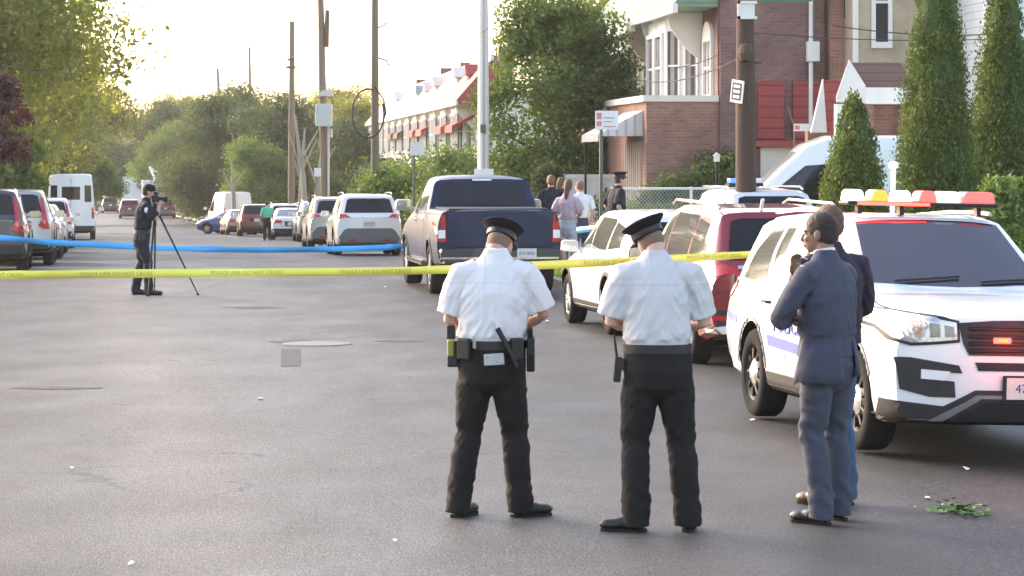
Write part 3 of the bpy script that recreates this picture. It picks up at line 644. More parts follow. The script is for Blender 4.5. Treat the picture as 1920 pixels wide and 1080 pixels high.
# red and white gable behind
t = house('small_gable', 'narrow white gable with red shingle roof left of the brown porch roof', 'porch', (6.75, 61.0, 0))
mb = MB(); mb.add([(0, .42, 2.75), (0, .16, 3.88), (0, .08, 2.75), (.12, .42, 2.75), (.12, .16, 3.88), (.12, .08, 2.75)], [(0, 1, 2), (3, 5, 4), (0, 3, 4, 1), (1, 4, 5, 2), (2, 5, 3, 0)]); mb.build('gable', 'trim', t)
mb = MB(); mb.add([(.1, .15, 3.86), (.1, -.42, 3.86), (.05, -.12, 2.7), (.05, .06, 2.7), (.25, .15, 3.8), (.25, -.42, 3.8)], [(0, 3, 2, 1), (0, 1, 5, 4)]); mb.build('roof', 'shingle_red', t)
mb = MB(); mb.box(.2, .5, -.5, .45, 0, 2.8); mb.build('wall', 'brick_red', t)
# white sided house far right
t = house('white_house', 'white sided house at the right edge of the picture', 'house', (10.05, 60.5, 0))
mb = MB(); mb.box(0, 9, -4, 0, -1, 9.5); mb.build('wall', 'siding_w', t)
mb = MB(); mb.box(-.05, 0, -4, 0, 2.9, 3.1); mb.build('ledge', 'shingle_brown', t)
mb = MB(); mb.box(-.04, -.0, -.14, .0, 3.1, 9.4); mb.build('corner_board', 'trim', t)
# ================================================================== YARD: fence, gate, hedge, topiary, lamp
MT['fence'] = M('white_fence_paint', (.68, .67, .64), .6)
def fence_m():
    m, nt, b = new_mat('chain_link'); N = nt.nodes; L = nt.links
    b.inputs['Base Color'].default_value = (.5, .5, .48, 1); b.inputs['Metallic'].default_value = .6; b.inputs['Roughness'].default_value = .5
    return m
MT['mesh'] = fence_m()
t = thing('chain_link_fence', 'low chain link fence with pale top rail in front of the hedge', 'fence', (2.1, 60, 0))
x1 = 5.4-2.1; ztop = PZ(354, 60)
mb = MB(); mb.tube([(0, 0, ztop), (x1, .5, ztop)], .028, 8); mb.build('top_rail', 'fence', t)
for k in (0, .5, 1): mb = MB(); mb.tube([(x1*k, .5*k, 0), (x1*k, .5*k, ztop+.04)], .03, 8); mb.build('post', 'fence', t)
mb = MB(); n = 44
for i in range(-18, n):
    for s in (0, 1):
        a = x1*i/n; b = x1*(i+17)/n; za, zb = (.1, ztop) if s else (ztop, .1)
        if b < 0 or a > x1: continue
        ta = max(0, (0-a)/(b-a)); tb = min(1, (x1-a)/(b-a))
        A_ = Vector((lerp(a, b, ta), .5*lerp(a, b, ta)/x1, lerp(za, zb, ta))); B_ = Vector((lerp(a, b, tb), .5*lerp(a, b, tb)/x1, lerp(za, zb, tb)))
        if (A_-B_).length > .05: mb.tube([A_, B_], .004, 3, cap=False)
mb.build('wire_mesh', 'mesh', t)
def hedge(name, label, blobs, n, size, mat, seed, loc=(0, 0, 0), cat='hedge'):
    t = thing(name, label, cat, loc); link_mesh('foliage', leaf_mesh('foliage', blobs, n, size, seed, -.3), mat, t)
    mb = MB()
    for b in blobs[::2]: mb.tube([(b[0], b[1], 0), (b[0]+.05, b[1], b[2])], [.03, .01], 5)
    mb.build('stems', 'bark', t); return t
hedge('hedge', 'low yellow green clipped hedge under the chain link fence', [(2.2+i*.22, 60.9+i*.03, .92, .22, .25, .38) for i in range(12)], 6500, .035, 'lf_hedge', 81)
hedge('vine_bush', 'pale green climbing vines heaped against the red brick porch', [(2.75+i*.24, 62.8, 1.0+.75*(i/8)**.8+random.uniform(0, .1), .32, .3, .5) for i in range(9)]+[(4.5, 62.7, 1.8, .45, .3, .5)], 8000, .05, 'lf_green', 82)
hedge('vine_bush', 'dark leafy vines at the foot of the brown brick wall by the lamp post', [(4.2+i*.2, 63.1, 2.0+.12*math.sin(i), .28, .25, .38) for i in range(4)]+[(4.2+i*.2, 63.1, 1.2, .28, .25, .6) for i in range(4)], 4500, .05, 'lf_dark', 83)
t = thing('topiary_tree', 'small round clipped dark green tree behind the pickup', 'tree', at(1028, 66))
zc = PZ(322, 66)
link_mesh('crown', leaf_mesh('crown', [(0, 0, zc, .35, .35, .36)]*2, 9000, .025, 85, -1, shell=.12), 'lf_dark', t)
mb = MB(); mb.tube([(0, 0, 0), (0, 0, zc)], .04, 8); mb.build('trunk', 'bark', t)
t = thing('white_garden_wall', 'white panelled garden wall behind the people by the sign post', 'wall', (PX(1058, 69), 69, 0))
zt = PZ(327, 69); L_ = PX(1180, 69)-PX(1058, 69)
mb = MB(); mb.box(0, L_, 0, .12, 0, zt-.1); mb.build('panel', 'fence', t)
mb = MB(); mb.box(-.05, L_+.02, -.05, .16, zt-.1, zt); mb.build('coping', 'trim', t)
mb = MB()
for i in range(5): mb.box(L_*i/4-.04, L_*i/4+.05, -.045, -.002, 0, zt-.1)
mb.build('pilaster', 'trim', t)
hedge('vine_bush', 'thin leafy creeper in front of the white garden wall', [(PX(1120, 68)+i*.16, 68.4, 1.0+.2*(i % 2), .14, .15, .4) for i in range(5)], 700, .045, 'lf_hedge', 86)
t = thing('lamp_post', 'thin black garden lamp post in front of the brown brick wall', 'lamp post', at(1344, 62))
mb = MB(); mb.tube([(0, 0, 0), (0, 0, PZ(292, 62))], .03, 8); mb.build('post', 'blackmetal', t)
mb = MB(); z = PZ(287, 62); mb.box(-.06, .06, -.06, .06, z-.06, z+.06); mb.prism([(-.09, z+.06), (.09, z+.06), (0, z+.14)], -.09, .09); mb.build('lantern', 'trim', t)
# ================================================================== POLES, SIGNS, WIRES
MT['wood'] = M('weathered_pole_wood', (.20, .16, .11), .9, var=.3, scale=4, bump=.5, stretch=(3, 3, .2))
MT['wood_dark'] = M('dark_brown_pole_wood', (.085, .052, .040), .9, var=.35, scale=4, bump=.8, bscale=16, stretch=(3, 3, .2))
MT['polewhite'] = M('whitewashed_pole', (.58, .54, .49), .75, var=.15, scale=3, stretch=(3, 3, .2))
MT['cable'] = M('black_cable', (.03, .028, .026), .6)
MT['sign'] = M('sign_white', (.74, .74, .73), .5, var=.04)
MT['signred'] = M('sign_red', (.62, .22, .22), .5); MT['signgreen'] = M('sign_green', (.02, .2, .09), .5)
MT['boxgrey'] = M('pale_metal_box', (.52, .55, .52), .5, var=.08)
MT['signpost'] = M('sign_post_steel', (.12, .12, .11), .6, .3)
def pole(label, px, D, top_py, r, mat, lean=0, arms=(), name='utility_pole', extra=0):
    x, y, z = at(px, D, .1); t = thing(name, label, 'utility pole', (x, y, z)); h = PZ(top_py, D)-z+extra
    mb = MB(); mb.tube([(0, 0, -.2), (lean*.5, 0, h*.5), (lean, 0, h)], [r*1.1, r, r*.75], 14); mb.build('shaft', mat, t, smooth=True)
    for a, wd in arms:
        za = PZ(a, D)-z; xa = lean*za/h
        mb = MB(); mb.box(xa-wd/2, xa+wd/2, -r-.09, -r+.01, za-.06, za+.06); ca = mb.build('crossarm', mat, t)
        mb = MB()
        for k in (-.9, -.5, .5, .9): mb.lathe([(0, 0), (.03, .0), (.05, .05), (.03, .12), (0, .13)], 8, mat=Matrix.Translation((xa+k*wd/2, -r-.04, za+.06)))
        mb.build('insulator', 'boxgrey', ca)
    return t
P1 = pole('tall whitewashed utility pole rising behind the cab of the pickup', 906, 66, -60, .13, 'polewhite', extra=1)
mb = MB(); mb.tube([(-.05, -.17, 0), (-.05, -.17, 7.5)], .035, 8); mb.build('conduit', 'trim', P1)
mb = MB(); mb.tube([(.075, -.17, 0), (.075, -.17, 8)], .028, 8); mb.build('conduit', 'boxgrey', P1)
zb = PZ(330, 66)
mb = MB(); mb.box(-.2, .24, -.24, -.14, zb-.1, zb+.26); mb.build('cable_box', 'trim', P1, bevel=.015)
mb = MB(); mb.box(-.06, .06, -.22, -.13, PZ(236, 66)-.06, PZ(226, 66)); mb.build('clamp', 'bark', P1)
P2 = pole('pale wooden utility pole with a big loop of black cable', 703, 108, -60, .145, 'wood', extra=1)
zc = PZ(213, 108)-P2.location.z; mb = MB(); pts = []
for i in range(29):
    a = math.radians(70+i*11.2); pts.append((-.2+math.cos(a)*.6-.05, -.2, zc+math.sin(a)*.92))
mb.tube(pts, .035, 7); mb.tube([(.0, -.2, zc+1.0), (.32, -.22, zc+.55), (.42, -.22, zc+.05), (.28, -.2, zc-.45), (.12, -.2, zc-.75)], .03, 7); mb.build('cable_loop', 'cable', P2, smooth=True)
mb = MB(); z_ = PZ(52, 108)-P2.location.z; mb.tube([(.1, 0, z_), (.35, -.1, z_+.08), (.42, -.1, z_+.2)], .03, 6); z_ = PZ(108, 108)-P2.location.z; mb.tube([(.1, 0, z_), (.45, -.05, z_-.12), (.55, -.05, z_-.35)], .03, 6); mb.build('bracket', 'signpost', P2)
P3 = pole('wooden utility pole carrying a pale transformer box', 610, 132, -50, .17, 'wood', -.25, extra=1)
zb, zt_ = PZ(237, 132)-P3.location.z, PZ(195, 132)-P3.location.z
mb = MB(); mb.box(-.42, .34, -.62, -.16, zb, zt_); mb.build('transformer', 'boxgrey', P3, bevel=.05)
mb = MB(); mb.prism([(-.35, zt_+.35), (.42, zt_+.35), (.25, zt_+.62), (-.1, zt_+.62)], -.5, .0); mb.build('cable_shelf', 'polewhite', P3)
mb = MB(); mb.tube([(.28, -.2, zb-.1), (.28, -.2, zb-.5)], .07, 8); mb.tube([(.16, -.2, 0), (.16, -.2, zb)], .05, 8); mb.build('conduit', 'polewhite', P3)
mb = MB(); mb.tube([(.05, -.1, zt_+2.6), (.1, -.12, zt_+4.3)], [.12, .1], 8); mb.build('splice_case', 'bark', P3)
P4 = pole('leaning wooden pole left of the transformer pole', 546, 150, 40, .17, 'wood', .05)
mb = MB(); z_ = PZ(112, 150)-P4.location.z; mb.box(-.2, .2, -.25, -.15, z_-.05, z_+.05); z_ = PZ(127, 150)-P4.location.z; mb.box(-.25, .25, -.25, -.15, z_-.05, z_+.08); mb.build('crossarm', 'signpost', P4)
P5 = pole('thin distant leaning pole above the dark trees', 421, 290, 128, .17, 'wood', -.7)
P6 = pole('thin distant pole between the leaning ones', 473, 300, 88, .16, 'wood', -.3)
P7 = pole('thick dark brown wooden pole in front of the brown brick building', 1399, 50, -60, .172, 'wood_dark', -.02, extra=.8)
zz = P7.location.z
mb = MB(); mb.box(-.3, .3, -.20, -.17, PZ(35, 50)-zz, PZ(10, 50)-zz); 
fr = MB(); a, b = PZ(37, 50)-zz, PZ(3, 50)-zz
fr.box(-.17, .17, -.27, -.24, a, a+.05); fr.box(-.17, .17, -.27, -.24, b-.05, b); fr.box(-.17, -.12, -.27, -.24, a, b); fr.box(-.06, .15, -.27, -.24, b+.04, b+.09); fr.box(-.13, .13, -.24, -.19, a+.02, b); fr.build('sign_frame', 'trim', P7)
mb = MB(); mb.box(-.02, -.005, -.34, -.2, 0, .1)
Rm = Matrix.Translation((-.17, -.2, (PZ(172, 50)-zz))) @ Matrix.Rotation(R(-52), 4, 'Z') @ Matrix.Rotation(R(8), 4, 'Y')
mb = MB(); mb.box(-.15, .15, -.012, .012, -.195, .195, mat=Rm); sg = mb.build('sign_plate', 'sign', P7)
mb = MB(); mb.box(-.12, .12, -.016, -.012, -.15, .15, mat=Rm); mb.build('sign_face', 'ink', sg)
mb = MB()
for j in range(3): mb.box(-.08, .08, -.020, -.016, -.115+.09*j, -.065+.09*j, mat=Rm)
mb.build('sign_marks', 'sign', sg)
mb = MB(); mb.tube([(-.02, 0, PZ(118, 50)-zz), (.25, -.1, PZ(118, 50)-zz)], .02, 6); mb.lathe([(0, 0), (.1, .02), (.14, .15), (.1, .3), (0, .32)], 10, mat=Matrix.Translation((-.02, -.2, PZ(117, 50)-zz))); mb.build('meter', 'wood_dark', P7)
t = thing('street_name_sign', 'green street name blade at the top edge beside the brown pole', 'sign', (PX(1472, 50), 49.8, 0))
mb = MB(); z_ = PZ(4, 50); mb.box(-.45, .45, -.01, .01, z_, z_+.24); mb.build('blade', 'signgreen', t)
mb = MB(); mb.tube([(-.5, .02, z_+.12), (-.42, .02, z_+.12)], .03, 6); mb.tube([(-.5, .02, z_+.12), (-.68, .1, z_+.12)], .02, 6); mb.build('bracket', 'signpost', t)
def street_sign(label, px, D, y0, y1, wpx, red=True, ww=.07):
    t = thing('parking_sign', label, 'sign', at(px, D, .12)); z0 = t.location.z
    mb = MB(); mb.tube([(0, 0, -.2), (0, 0, PZ(y0, D)-z0+.02)], .032, 8); mb.build('post', 'signpost', t)
    hw = wpx*D/F/2; a, b = PZ(y1, D)-z0, PZ(y0, D)-z0
    ox = .12*hw*2+.05
    mb = MB(); mb.box(-hw+ox, hw+ox, -.05, -.035, a, b); p = mb.build('sign_plate', 'sign', t, bevel=.006)
    if red:
        mb = MB(); h = b-a
        mb.box(-hw*.88+ox, -hw*.45+ox, -.054, -.0505, a+h*.55, a+h*.9); mb.box(-hw*.88+ox, -hw*.45+ox, -.054, -.0505, a+h*.18, a+h*.45)
        mb.box(-hw*.3+ox, hw*.8+ox, -.054, -.0505, a+h*.13, a+h*.19)
        mb.build('red_symbols', 'signred', p)
        mb = MB(); mb.box(-hw*.3+ox, hw*.7+ox, -.054, -.0505, a+h*.6, a+h*.66); mb.box(-hw*.3+ox, hw*.5+ox, -.054, -.0505, a+h*.4, a+h*.45); mb.build('text_lines', 'signred', p)
    return t
street_sign('white and red parking sign on a grey post beside the far officer', 1127, 50, 208, 243, 43)
street_sign('blank white sign on a thin post left of the pickup', 776, 80, 267, 291, 26, False)
street_sign('tiny white sign on a post by the transformer pole', 592, 128, 315, 331, 13, False)
t = thing('orange_sign', 'small orange and yellow sign panel above the white van roof', 'sign', (PX(1548, 66), 61.5, 0))
mb = MB(); mb.box(-.26, .3, -.02, .02, PZ(243, 61.5), PZ(222, 61.5)); mb.build('panel', M('orange_panel', (.75, .28, .1), .6), t)
mb = MB(); mb.box(-.12, .12, -.03, -.021, PZ(228, 61.5), PZ(215, 61.5)); mb.build('plate', M('yellow_panel', (.8, .5, .05), .6), t)
mb = MB(); mb.tube([(0, 0, 0), (0, 0, PZ(222, 61.5))], .03, 6); mb.build('post', 'signpost', t)
t = thing('small_road_sign', 'small white and red sign on a thin tilted post in front of the red panels', 'sign', (PX(1490, 60), 60, 0))
mb = MB(); mb.tube([(-.04, 0, 0), (0.0, 0, PZ(240, 60)), (-.14, 0, PZ(200, 60))], .018, 6); mb.build('post', 'signpost', t)
mb = MB(); mb.box(-.02, .32, -.03, -.01, PZ(246, 60), PZ(232, 60)); pl = mb.build('plate', 'sign', t)
mb = MB(); mb.box(.0, .1, -.035, -.031, PZ(243, 60), PZ(235, 60)); mb.build('mark', 'signred', pl)
def wire(label, a, b, sag=.4, r=.012, group='overhead wires'):
    a = Vector(a); b = Vector(b); n = 16; pts = [a.lerp(b, i/n)-Vector((0, 0, sag*4*(i/n)*(1-i/n))) for i in range(n+1)]
    mb = MB(); mb.tube(pts, r, 5); o = mb.build('overhead_wire', 'cable'); tag(o, label, 'wire', group)
W3 = lambda px, py, D: (PX(px, D), D, PZ(py, D))
wire('wire from the leaning pole to the transformer pole', W3(548, 105, 150), W3(604, 124, 132), .1, .015)
wire('wire leading left from the cable loop pole', W3(640, 28, 125), W3(700, 56, 108), .05, .015)
wire('wire between the brick wall and the conifers', W3(1560, 48, 56), W3(1900, 62, 56), .1, .012)
wire('second lower wire between the brick wall and the conifers', W3(1400, 60, 50), W3(1920, 70, 56), .1, .010)
wire('upper wire across the white bay windows', W3(1200, 125, 70), W3(1345, 104, 63), .15, .012)
wire('lower wire across the white bay windows', W3(1180, 146, 70), W3(1392, 105, 50.2), .25, .012)
wire('long faint wire crossing the big left tree', W3(-100, 105, 66), W3(300, 128, 120), .3, .012)
wire('wire rising from the white pole to the top edge', W3(905, 60, 66), W3(1010, -60, 40), .1, .010)
mb = MB(); pts = [W3(1258, 150, 69), W3(1262, 165, 69), W3(1275, 172, 69), W3(1290, 160, 69), W3(1298, 120, 69), W3(1300, 105, 69)]
mb.tube(pts, .012, 5); o = mb.build('overhead_wire', 'cable'); tag(o, 'curled drooping wire hanging in front of the white bay', 'wire', 'overhead wires')
# ================================================================== VEHICLES
def interp(tab, x):
    if x <= tab[0][0]: return tab[0][1]
    for (a, b), (c, d) in zip(tab, tab[1:]):
        if x <= c: return lerp(b, d, (x-a)/(c-a)) if c > a else d
    return tab[-1][1]
def smooth_tab(tab, x, h=.05):
    return (interp(tab, x-h)+2*interp(tab, x)+interp(tab, x+h))/4
def car_body(sp):
    xs0, xs1 = sp['x0'], sp['x1']; xs = set([xs0, xs1])
    x = xs0
    while x < xs1: xs.add(round(x, 3)); x += .07
    for k in ('top', 'belt', 'roofw', 'edge'):
        for a, b in sp[k]:
            if xs0 < a < xs1: xs.add(a)
    xs = sorted(xs); xs = [a for i, a in enumerate(xs) if i == 0 or a-xs[i-1] > .012]
    W = sp['W']/2; rings = []
    for x in xs:
        zt = interp(sp['top'], x); zs = interp(sp['belt'], x); ze = interp(sp['edge'], x); wr = interp(sp['roofw'], x)
        zb = interp(sp['bot'], x); wd = interp(sp['wid'], x)*W; zm = sp.get('zmid', .68)
        ze = min(ze, zt-.004); zs = min(zs, ze-.003)
        wsh = wd-sp.get('tuck', .05)
        rp = [(0, zb), (wd*.5, zb), (wd-.10, zb), (wd-.04, zb+.05), (wd-.015, zb+.16), (wd-.004, lerp(zb+.16, zm, .6)), (wd, zm), (wd-.008, lerp(zm, zs, .4)), (wd-.022, lerp(zm, zs, .75)), (wsh, zs-.012), (wsh-.012, zs)]
        wr = min(wr, wsh-.03)
        for i in range(1, 6):
            f = i/6; bul = .025*math.sin(math.pi*f)*min(1, (ze-zs)/.3); rp.append((lerp(wsh-.014, wr, f)+bul, lerp(zs, ze, f)))
        rp += [(wr, ze), (wr-.03, lerp(ze, zt, .45)), (wr-.09, lerp(ze, zt, .75)), (wr*.6, lerp(ze, zt, .94)), (0, zt)]
        rings.append((x, rp))
    n = len(rings[0][1]); vs = []; fs = []
    full = []
    for x, rp in rings:
        idx = []
        for y, z in rp: vs.append([x, y, z]); idx.append(len(vs)-1)
        for y, z in rp[-2:0:-1]: vs.append([x, -y, z]); idx.append(len(vs)-1)
        full.append(idx)
    m = len(full[0])
    for a, b in zip(full, full[1:]):
        for j in range(m): fs.append((a[j], b[j], b[(j+1) % m], a[(j+1) % m]))
    # gridded end caps
    K = 12
    for ring, sgn in ((0, -1), (-1, 1)):
        x, rp = rings[ring]; idx = full[ring]
        grid = []
        for i, (y, z) in enumerate(rp):
            if i == 0 or i == n-1: grid.append([idx[i]]*(K+1)); continue
            row = [idx[m-i]]
            for k in range(1, K):
                vs.append([x, lerp(-y, y, k/K), z]); row.append(len(vs)-1)
            row.append(idx[i]); grid.append(row)
        # end rows: bottom and top centre lines are points of the ring
        for i in range(n-1):
            for k in range(K):
                q = [grid[i][k], grid[i][k+1], grid[i+1][k+1], grid[i+1][k]]
                q2 = []
                for v in q:
                    if v not in q2: q2.append(v)
                if len(q2) >= 3: fs.append(tuple(q2))
    def sh(v):
        x, y, z = v
        f = sst((x-(sp['x1']-.75))/.75); r = sst((sp['x0']+.7-x)/.7)
        a = abs(y)/W
        if f > 0:
            x -= f*(sp.get('kf', .28)*a**2.4+sp.get('kfz', .10)*max(0, (z-sp.get('zf', .62))/.5)**2+sp.get('kfb', .35)*max(0, (.42-z))**1)
        if r > 0:
            x += r*(sp.get('kr', .16)*a**2.6+sp.get('krb', .3)*max(0, (.42-z)))
        return (x, y, z)
    vs = [sh(v) for v in vs]
    me = bpy.data.meshes.new('body'); me.from_pydata(vs, [], fs)
    bm = bmesh.new(); bm.from_mesh(me); bmesh.ops.remove_doubles(bm, verts=bm.verts, dist=.0008); bmesh.ops.dissolve_degenerate(bm, edges=bm.edges, dist=.0004)
    bmesh.ops.recalc_face_normals(bm, faces=bm.faces); bm.to_mesh(me); bm.free()
    return me
def carve(me, cuts, mat, parent, name='body', quick=False):
    """cut the wheel arches; the cut faces take the second material"""
    o = link_mesh(name, me, [mat, 'well'])
    if cuts:
        mb = MB()
        for x, y0, y1, r, zc in cuts: mb.lathe([(r, y0), (r, y1)], 36, 'Y', mat=Matrix.Translation((x, 0, zc)))
        cut = mb.build('cutter', 'well'); md = o.modifiers.new('b', 'BOOLEAN'); md.object = cut; md.operation = 'DIFFERENCE'; md.solver = 'EXACT'
        baked(o); bpy.data.objects.remove(cut)
        me = o.data
        while len(me.materials) < 2: me.materials.append(MT['well'])
        me.materials[0] = MT[mat] if isinstance(mat, str) else mat; me.materials[1] = MT['well']
        for p in me.polygons:
            p.material_index = 0
            for x, y0, y1, r, zc in cuts:
                if all(math.hypot(me.vertices[v].co.x-x, me.vertices[v].co.z-zc) < r+.006 and y0-.01 < me.vertices[v].co.y < y1+.01 for v in p.vertices):
                    c = p.center; inner = min(abs(c.y-y0), abs(c.y-y1)) < .004 or abs(math.hypot(c.x-x, c.z-zc)-r) < .03
                    if inner: p.material_index = 1
    finish_smooth(o.data, R(32)); o.parent = parent
    return o
class Car:
    def __init__(s, body): s.body = body; bm = bmesh.new(); bm.from_mesh(body.data); s.bvh = BVHTree.FromBMesh(bm); bm.free()
    def hit(s, view, a, b):
        if view == 'F': o, d = Vector((6, a, b)), Vector((-1, 0, 0))
        elif view == 'R': o, d = Vector((-6, a, b)), Vector((1, 0, 0))
        elif view == 'L': o, d = Vector((a, 4, b)), Vector((0, -1, 0))
        elif view == 'S': o, d = Vector((a, -4, b)), Vector((0, 1, 0))
        else: o, d = Vector((a, b, 5)), Vector((0, 0, -1))
        h = s.bvh.ray_cast(o, d)
        if h[0] is None:
            h = s.bvh.find_nearest(o+d*(5 if view in 'FR' else 3)); return h[0], h[1], d
        return h[0], h[1], d
    def panel(s, name, view, poly, mat, parent, off=.006, deep=.02, step=.06, smooth=True):
        # boundary subdivided, interior grid, constrained Delaunay
        pts = []
        for (a, b), (c, d) in zip(poly, poly[1:]+poly[:1]):
            L_ = math.hypot(c-a, d-b); k = max(1, int(L_/step))
            pts += [(lerp(a, c, i/k), lerp(b, d, i/k)) for i in range(k)]
        nb = len(pts); edges = [(i, (i+1) % nb) for i in range(nb)]
        xs = [p[0] for p in poly]; zs = [p[1] for p in poly]
        def inside(x, z):
            r = False
            for (a, b), (c, d) in zip(poly, poly[1:]+poly[:1]):
                if (b > z) != (d > z) and x < (c-a)*(z-b)/(d-b)+a: r = not r
            return r
        gx = min(xs)+step*.5
        while gx < max(xs):
            gzz = min(zs)+step*.5
            while gzz < max(zs):
                if inside(gx, gzz) and min(math.hypot(gx-p[0], gzz-p[1]) for p in pts[:nb]) > step*.35: pts.append((gx, gzz))
                gzz += step
            gx += step
        v2, e2, f2, _, _, _ = delaunay_2d_cdt([Vector(p) for p in pts], edges, [], 1, 1e-5)
        top = []; bot = []
        for v in v2:
            h, nrm, d = s.hit(view, v.x, v.y); nn = nrm if nrm.dot(d) < 0 else -nrm; nn = (nn*.75-d*.25).normalized() if off < .028 else -d; top.append(h+nn*off); bot.append(h-nn*deep)
        n = len(top); fs = [tuple(f) for f in f2]
        cnt = {}
        for f in fs:
            for a, b in zip(f, f[1:]+f[:1]): cnt[(a, b)] = 1
        side = [(a, b, b+n, a+n) for (a, b) in cnt if (b, a) not in cnt]
        me = bpy.data.meshes.new(name); me.from_pydata([tuple(v) for v in top+bot], [], fs+side+[tuple(x+n for x in f[::-1]) for f in fs]); 
        bm = bmesh.new(); bm.from_mesh(me); bmesh.ops.recalc_face_normals(bm, faces=bm.faces); bm.to_mesh(me); bm.free()
        if smooth: finish_smooth(me, R(30))
        return link_mesh(name, me, mat, parent)
    def line(s, name, view, pts, w_, mat, parent, off=.003):
        """a thin strip following a polyline on the surface (door gaps and the like)"""
        mb = MB()
        for (a, b), (c, d) in zip(pts, pts[1:]):
            L_ = math.hypot(c-a, d-b); k = max(1, int(L_/.08)); nx, nz = -(d-b)/L_*w_/2, (c-a)/L_*w_/2
            prev = None
            for i in range(k+1):
                x, z = lerp(a, c, i/k), lerp(b, d, i/k)
                h1, n1, dd = s.hit(view, x+nx, z+nz); h2, n2, _ = s.hit(view, x-nx, z-nz); q = (h1+(n1 if n1.dot(dd) < 0 else -n1)*off, h2+(n2 if n2.dot(dd) < 0 else -n2)*off)
                if prev and (q[0]-prev[0]).length < .4: mb.add([prev[0], prev[1], q[1], q[0]], [(0, 1, 2, 3)])
                prev = q
        return mb.build(name, mat, parent, merge=False)
def wheel_mesh(r=.36, w_=.24, style='alloy', rr=None):
    """wheel about local Y axis, outer face at +y"""
    rr = rr or r*.66
    t = MB(); h = w_/2
    t.lathe([(rr-.012, -h+.02), (rr, -h+.005), (r-.05, -h), (r-.018, -h+.012), (r-.004, -h+.035), (r, -h+.06), (r, h-.06), (r-.004, h-.035), (r-.018, h-.012), (r-.05, h), (rr, h-.005), (rr-.012, h-.02)], 40, 'Y', cap=False)
    # rings close inward
    for g in (-.05, -.017, .017, .05): t.lathe([(r+.001, g-.004), (r+.001, g+.004)], 40, 'Y', cap=False)
    rim = MB(); rim.lathe([(rr-.008, -h+.03), (rr-.03, -h+.05), (rr-.05, h-.07), (rr-.022, h-.03), (rr-.004, h-.012), (rr+.004, h-.018)], 40, 'Y', cap=False)
    hub = MB(); hub.lathe([(0, -h+.02), (rr-.03, -h+.05), (rr-.035, -h+.06), (0, -h+.05)], 30, 'Y')
    sp = MB()
    if style == 'alloy':
        for i in range(5):
            a = 2*math.pi*i/5
            for s_ in (-.16, .16):
                p0 = (math.cos(a+s_*.5)*.05, h-.035, math.sin(a+s_*.5)*.05); p1 = (math.cos(a+s_)*(rr-.03), h-.03, math.sin(a+s_)*(rr-.03))
                sp.tube([p0, p1], [(.022, .03), (.016, .02)], 6)
        sp.lathe([(0, h-.01), (.045, h-.014), (.07, h-.035), (.07, h-.07), (0, h-.07)], 20, 'Y')
    else:
        sp.lathe([(rr-.05, h-.075), (rr-.06, h-.05), (.14, h-.04), (.10, h-.02), (.095, h-.08)], 30, 'Y')
        for i in range(9):
            a = 2*math.pi*i/9; sp.tube([(math.cos(a)*.12, h-.04, math.sin(a)*.12), (math.cos(a)*(rr-.045), h-.055, math.sin(a)*(rr-.045))], [(.02, .028), (.02, .04)], 6)
    cap = MB(); cap.lathe([(0, h+.012), (.04, h+.008), (.085, h-.01), (.11, h-.022), (.112, h-.05), (0, h-.05)], 28, 'Y')
    return t, rim, hub, sp, cap
WCACHE = {}
def add_wheels(root, axles, track, r, w_, style='alloy', rr=None, rimm='alloy'):
    key = (r, w_, style, rr, rimm)
    if key not in WCACHE:
        t, rim, hub, sp, cap = wheel_mesh(r, w_, style, rr)
        for m in (rim, sp): pass
        allr = MB(); allr.add(rim.v, rim.f, 0); allr.add(hub.v, hub.f, 1); allr.add(sp.v, sp.f, 0 if style == 'alloy' else 2)
        to = t.build('wheel', 'rubber', None, smooth=R(50)); ro = allr.build('rim', [rimm, 'well', 'blackmetal'], None, smooth=R(40))
        co = cap.build('hubcap', 'chrome', None, smooth=R(40)) if style != 'alloy' else None
        WCACHE[key] = (to.data, ro.data, co.data if co else None)
        for q in (to, ro, co):
            if q: bpy.data.objects.remove(q)
    tm, rm, cm = WCACHE[key]
    for x in axles:
        for s_ in (1, -1):
            wl = bpy.data.objects.new('wheel', tm); C.objects.link(wl); wl.parent = root; wl.location = (x, s_*track/2, r); wl.rotation_euler = (0, 0 if s_ > 0 else 0, 0 if s_ > 0 else math.pi)
            q = bpy.data.objects.new('rim', rm); C.objects.link(q); q.parent = wl
            if cm: q = bpy.data.objects.new('hubcap', cm); C.objects.link(q); q.parent = wl
def mirror_part(root, car, x, y, z, s_, mat='wht', big=1.0, glass=True):
    mb = MB(); c = s_*(y+.13*big); hw, hh, hd = .115*big, .075*big, .055*big
    pr = [(-1, -.75), (-.8, -1), (.8, -1), (1, -.7), (.95, .6), (.7, 1), (-.75, 1), (-1, .7)]
    k = len(pr); vs = []
    for xx, sc in ((-hd, .93), (-hd*.6, 1), (hd*.3, .92), (hd, .6)): vs += [(x+xx, c+s_*a_*hw*sc, z+b_*hh*sc) for a_, b_ in pr]
    fs = [(r*k+i, r*k+(i+1) % k, (r+1)*k+(i+1) % k, (r+1)*k+i) for r in range(3) for i in range(k)]+[tuple(range(k)), tuple(range(4*k-1, 3*k-1, -1))]
    mb.add(vs, fs); mb.box(x-.03, x+.03, min(s_*(y-.05), s_*(y+.06)), max(s_*(y-.05), s_*(y+.06)), z-hh*.8, z-hh*.35)
    o = mb.build('mirror', mat, root, smooth=R(45))
    g = MB(); g.add([(x-hd-.003, c+s_*a_*hw*.82, z+b_*hh*.82) for a_, b_ in pr], [tuple(range(k))]); g.build('mirror_glass', 'mirror', o)
    return o
def mir(poly): return [(-a, b) for a, b in poly][::-1]
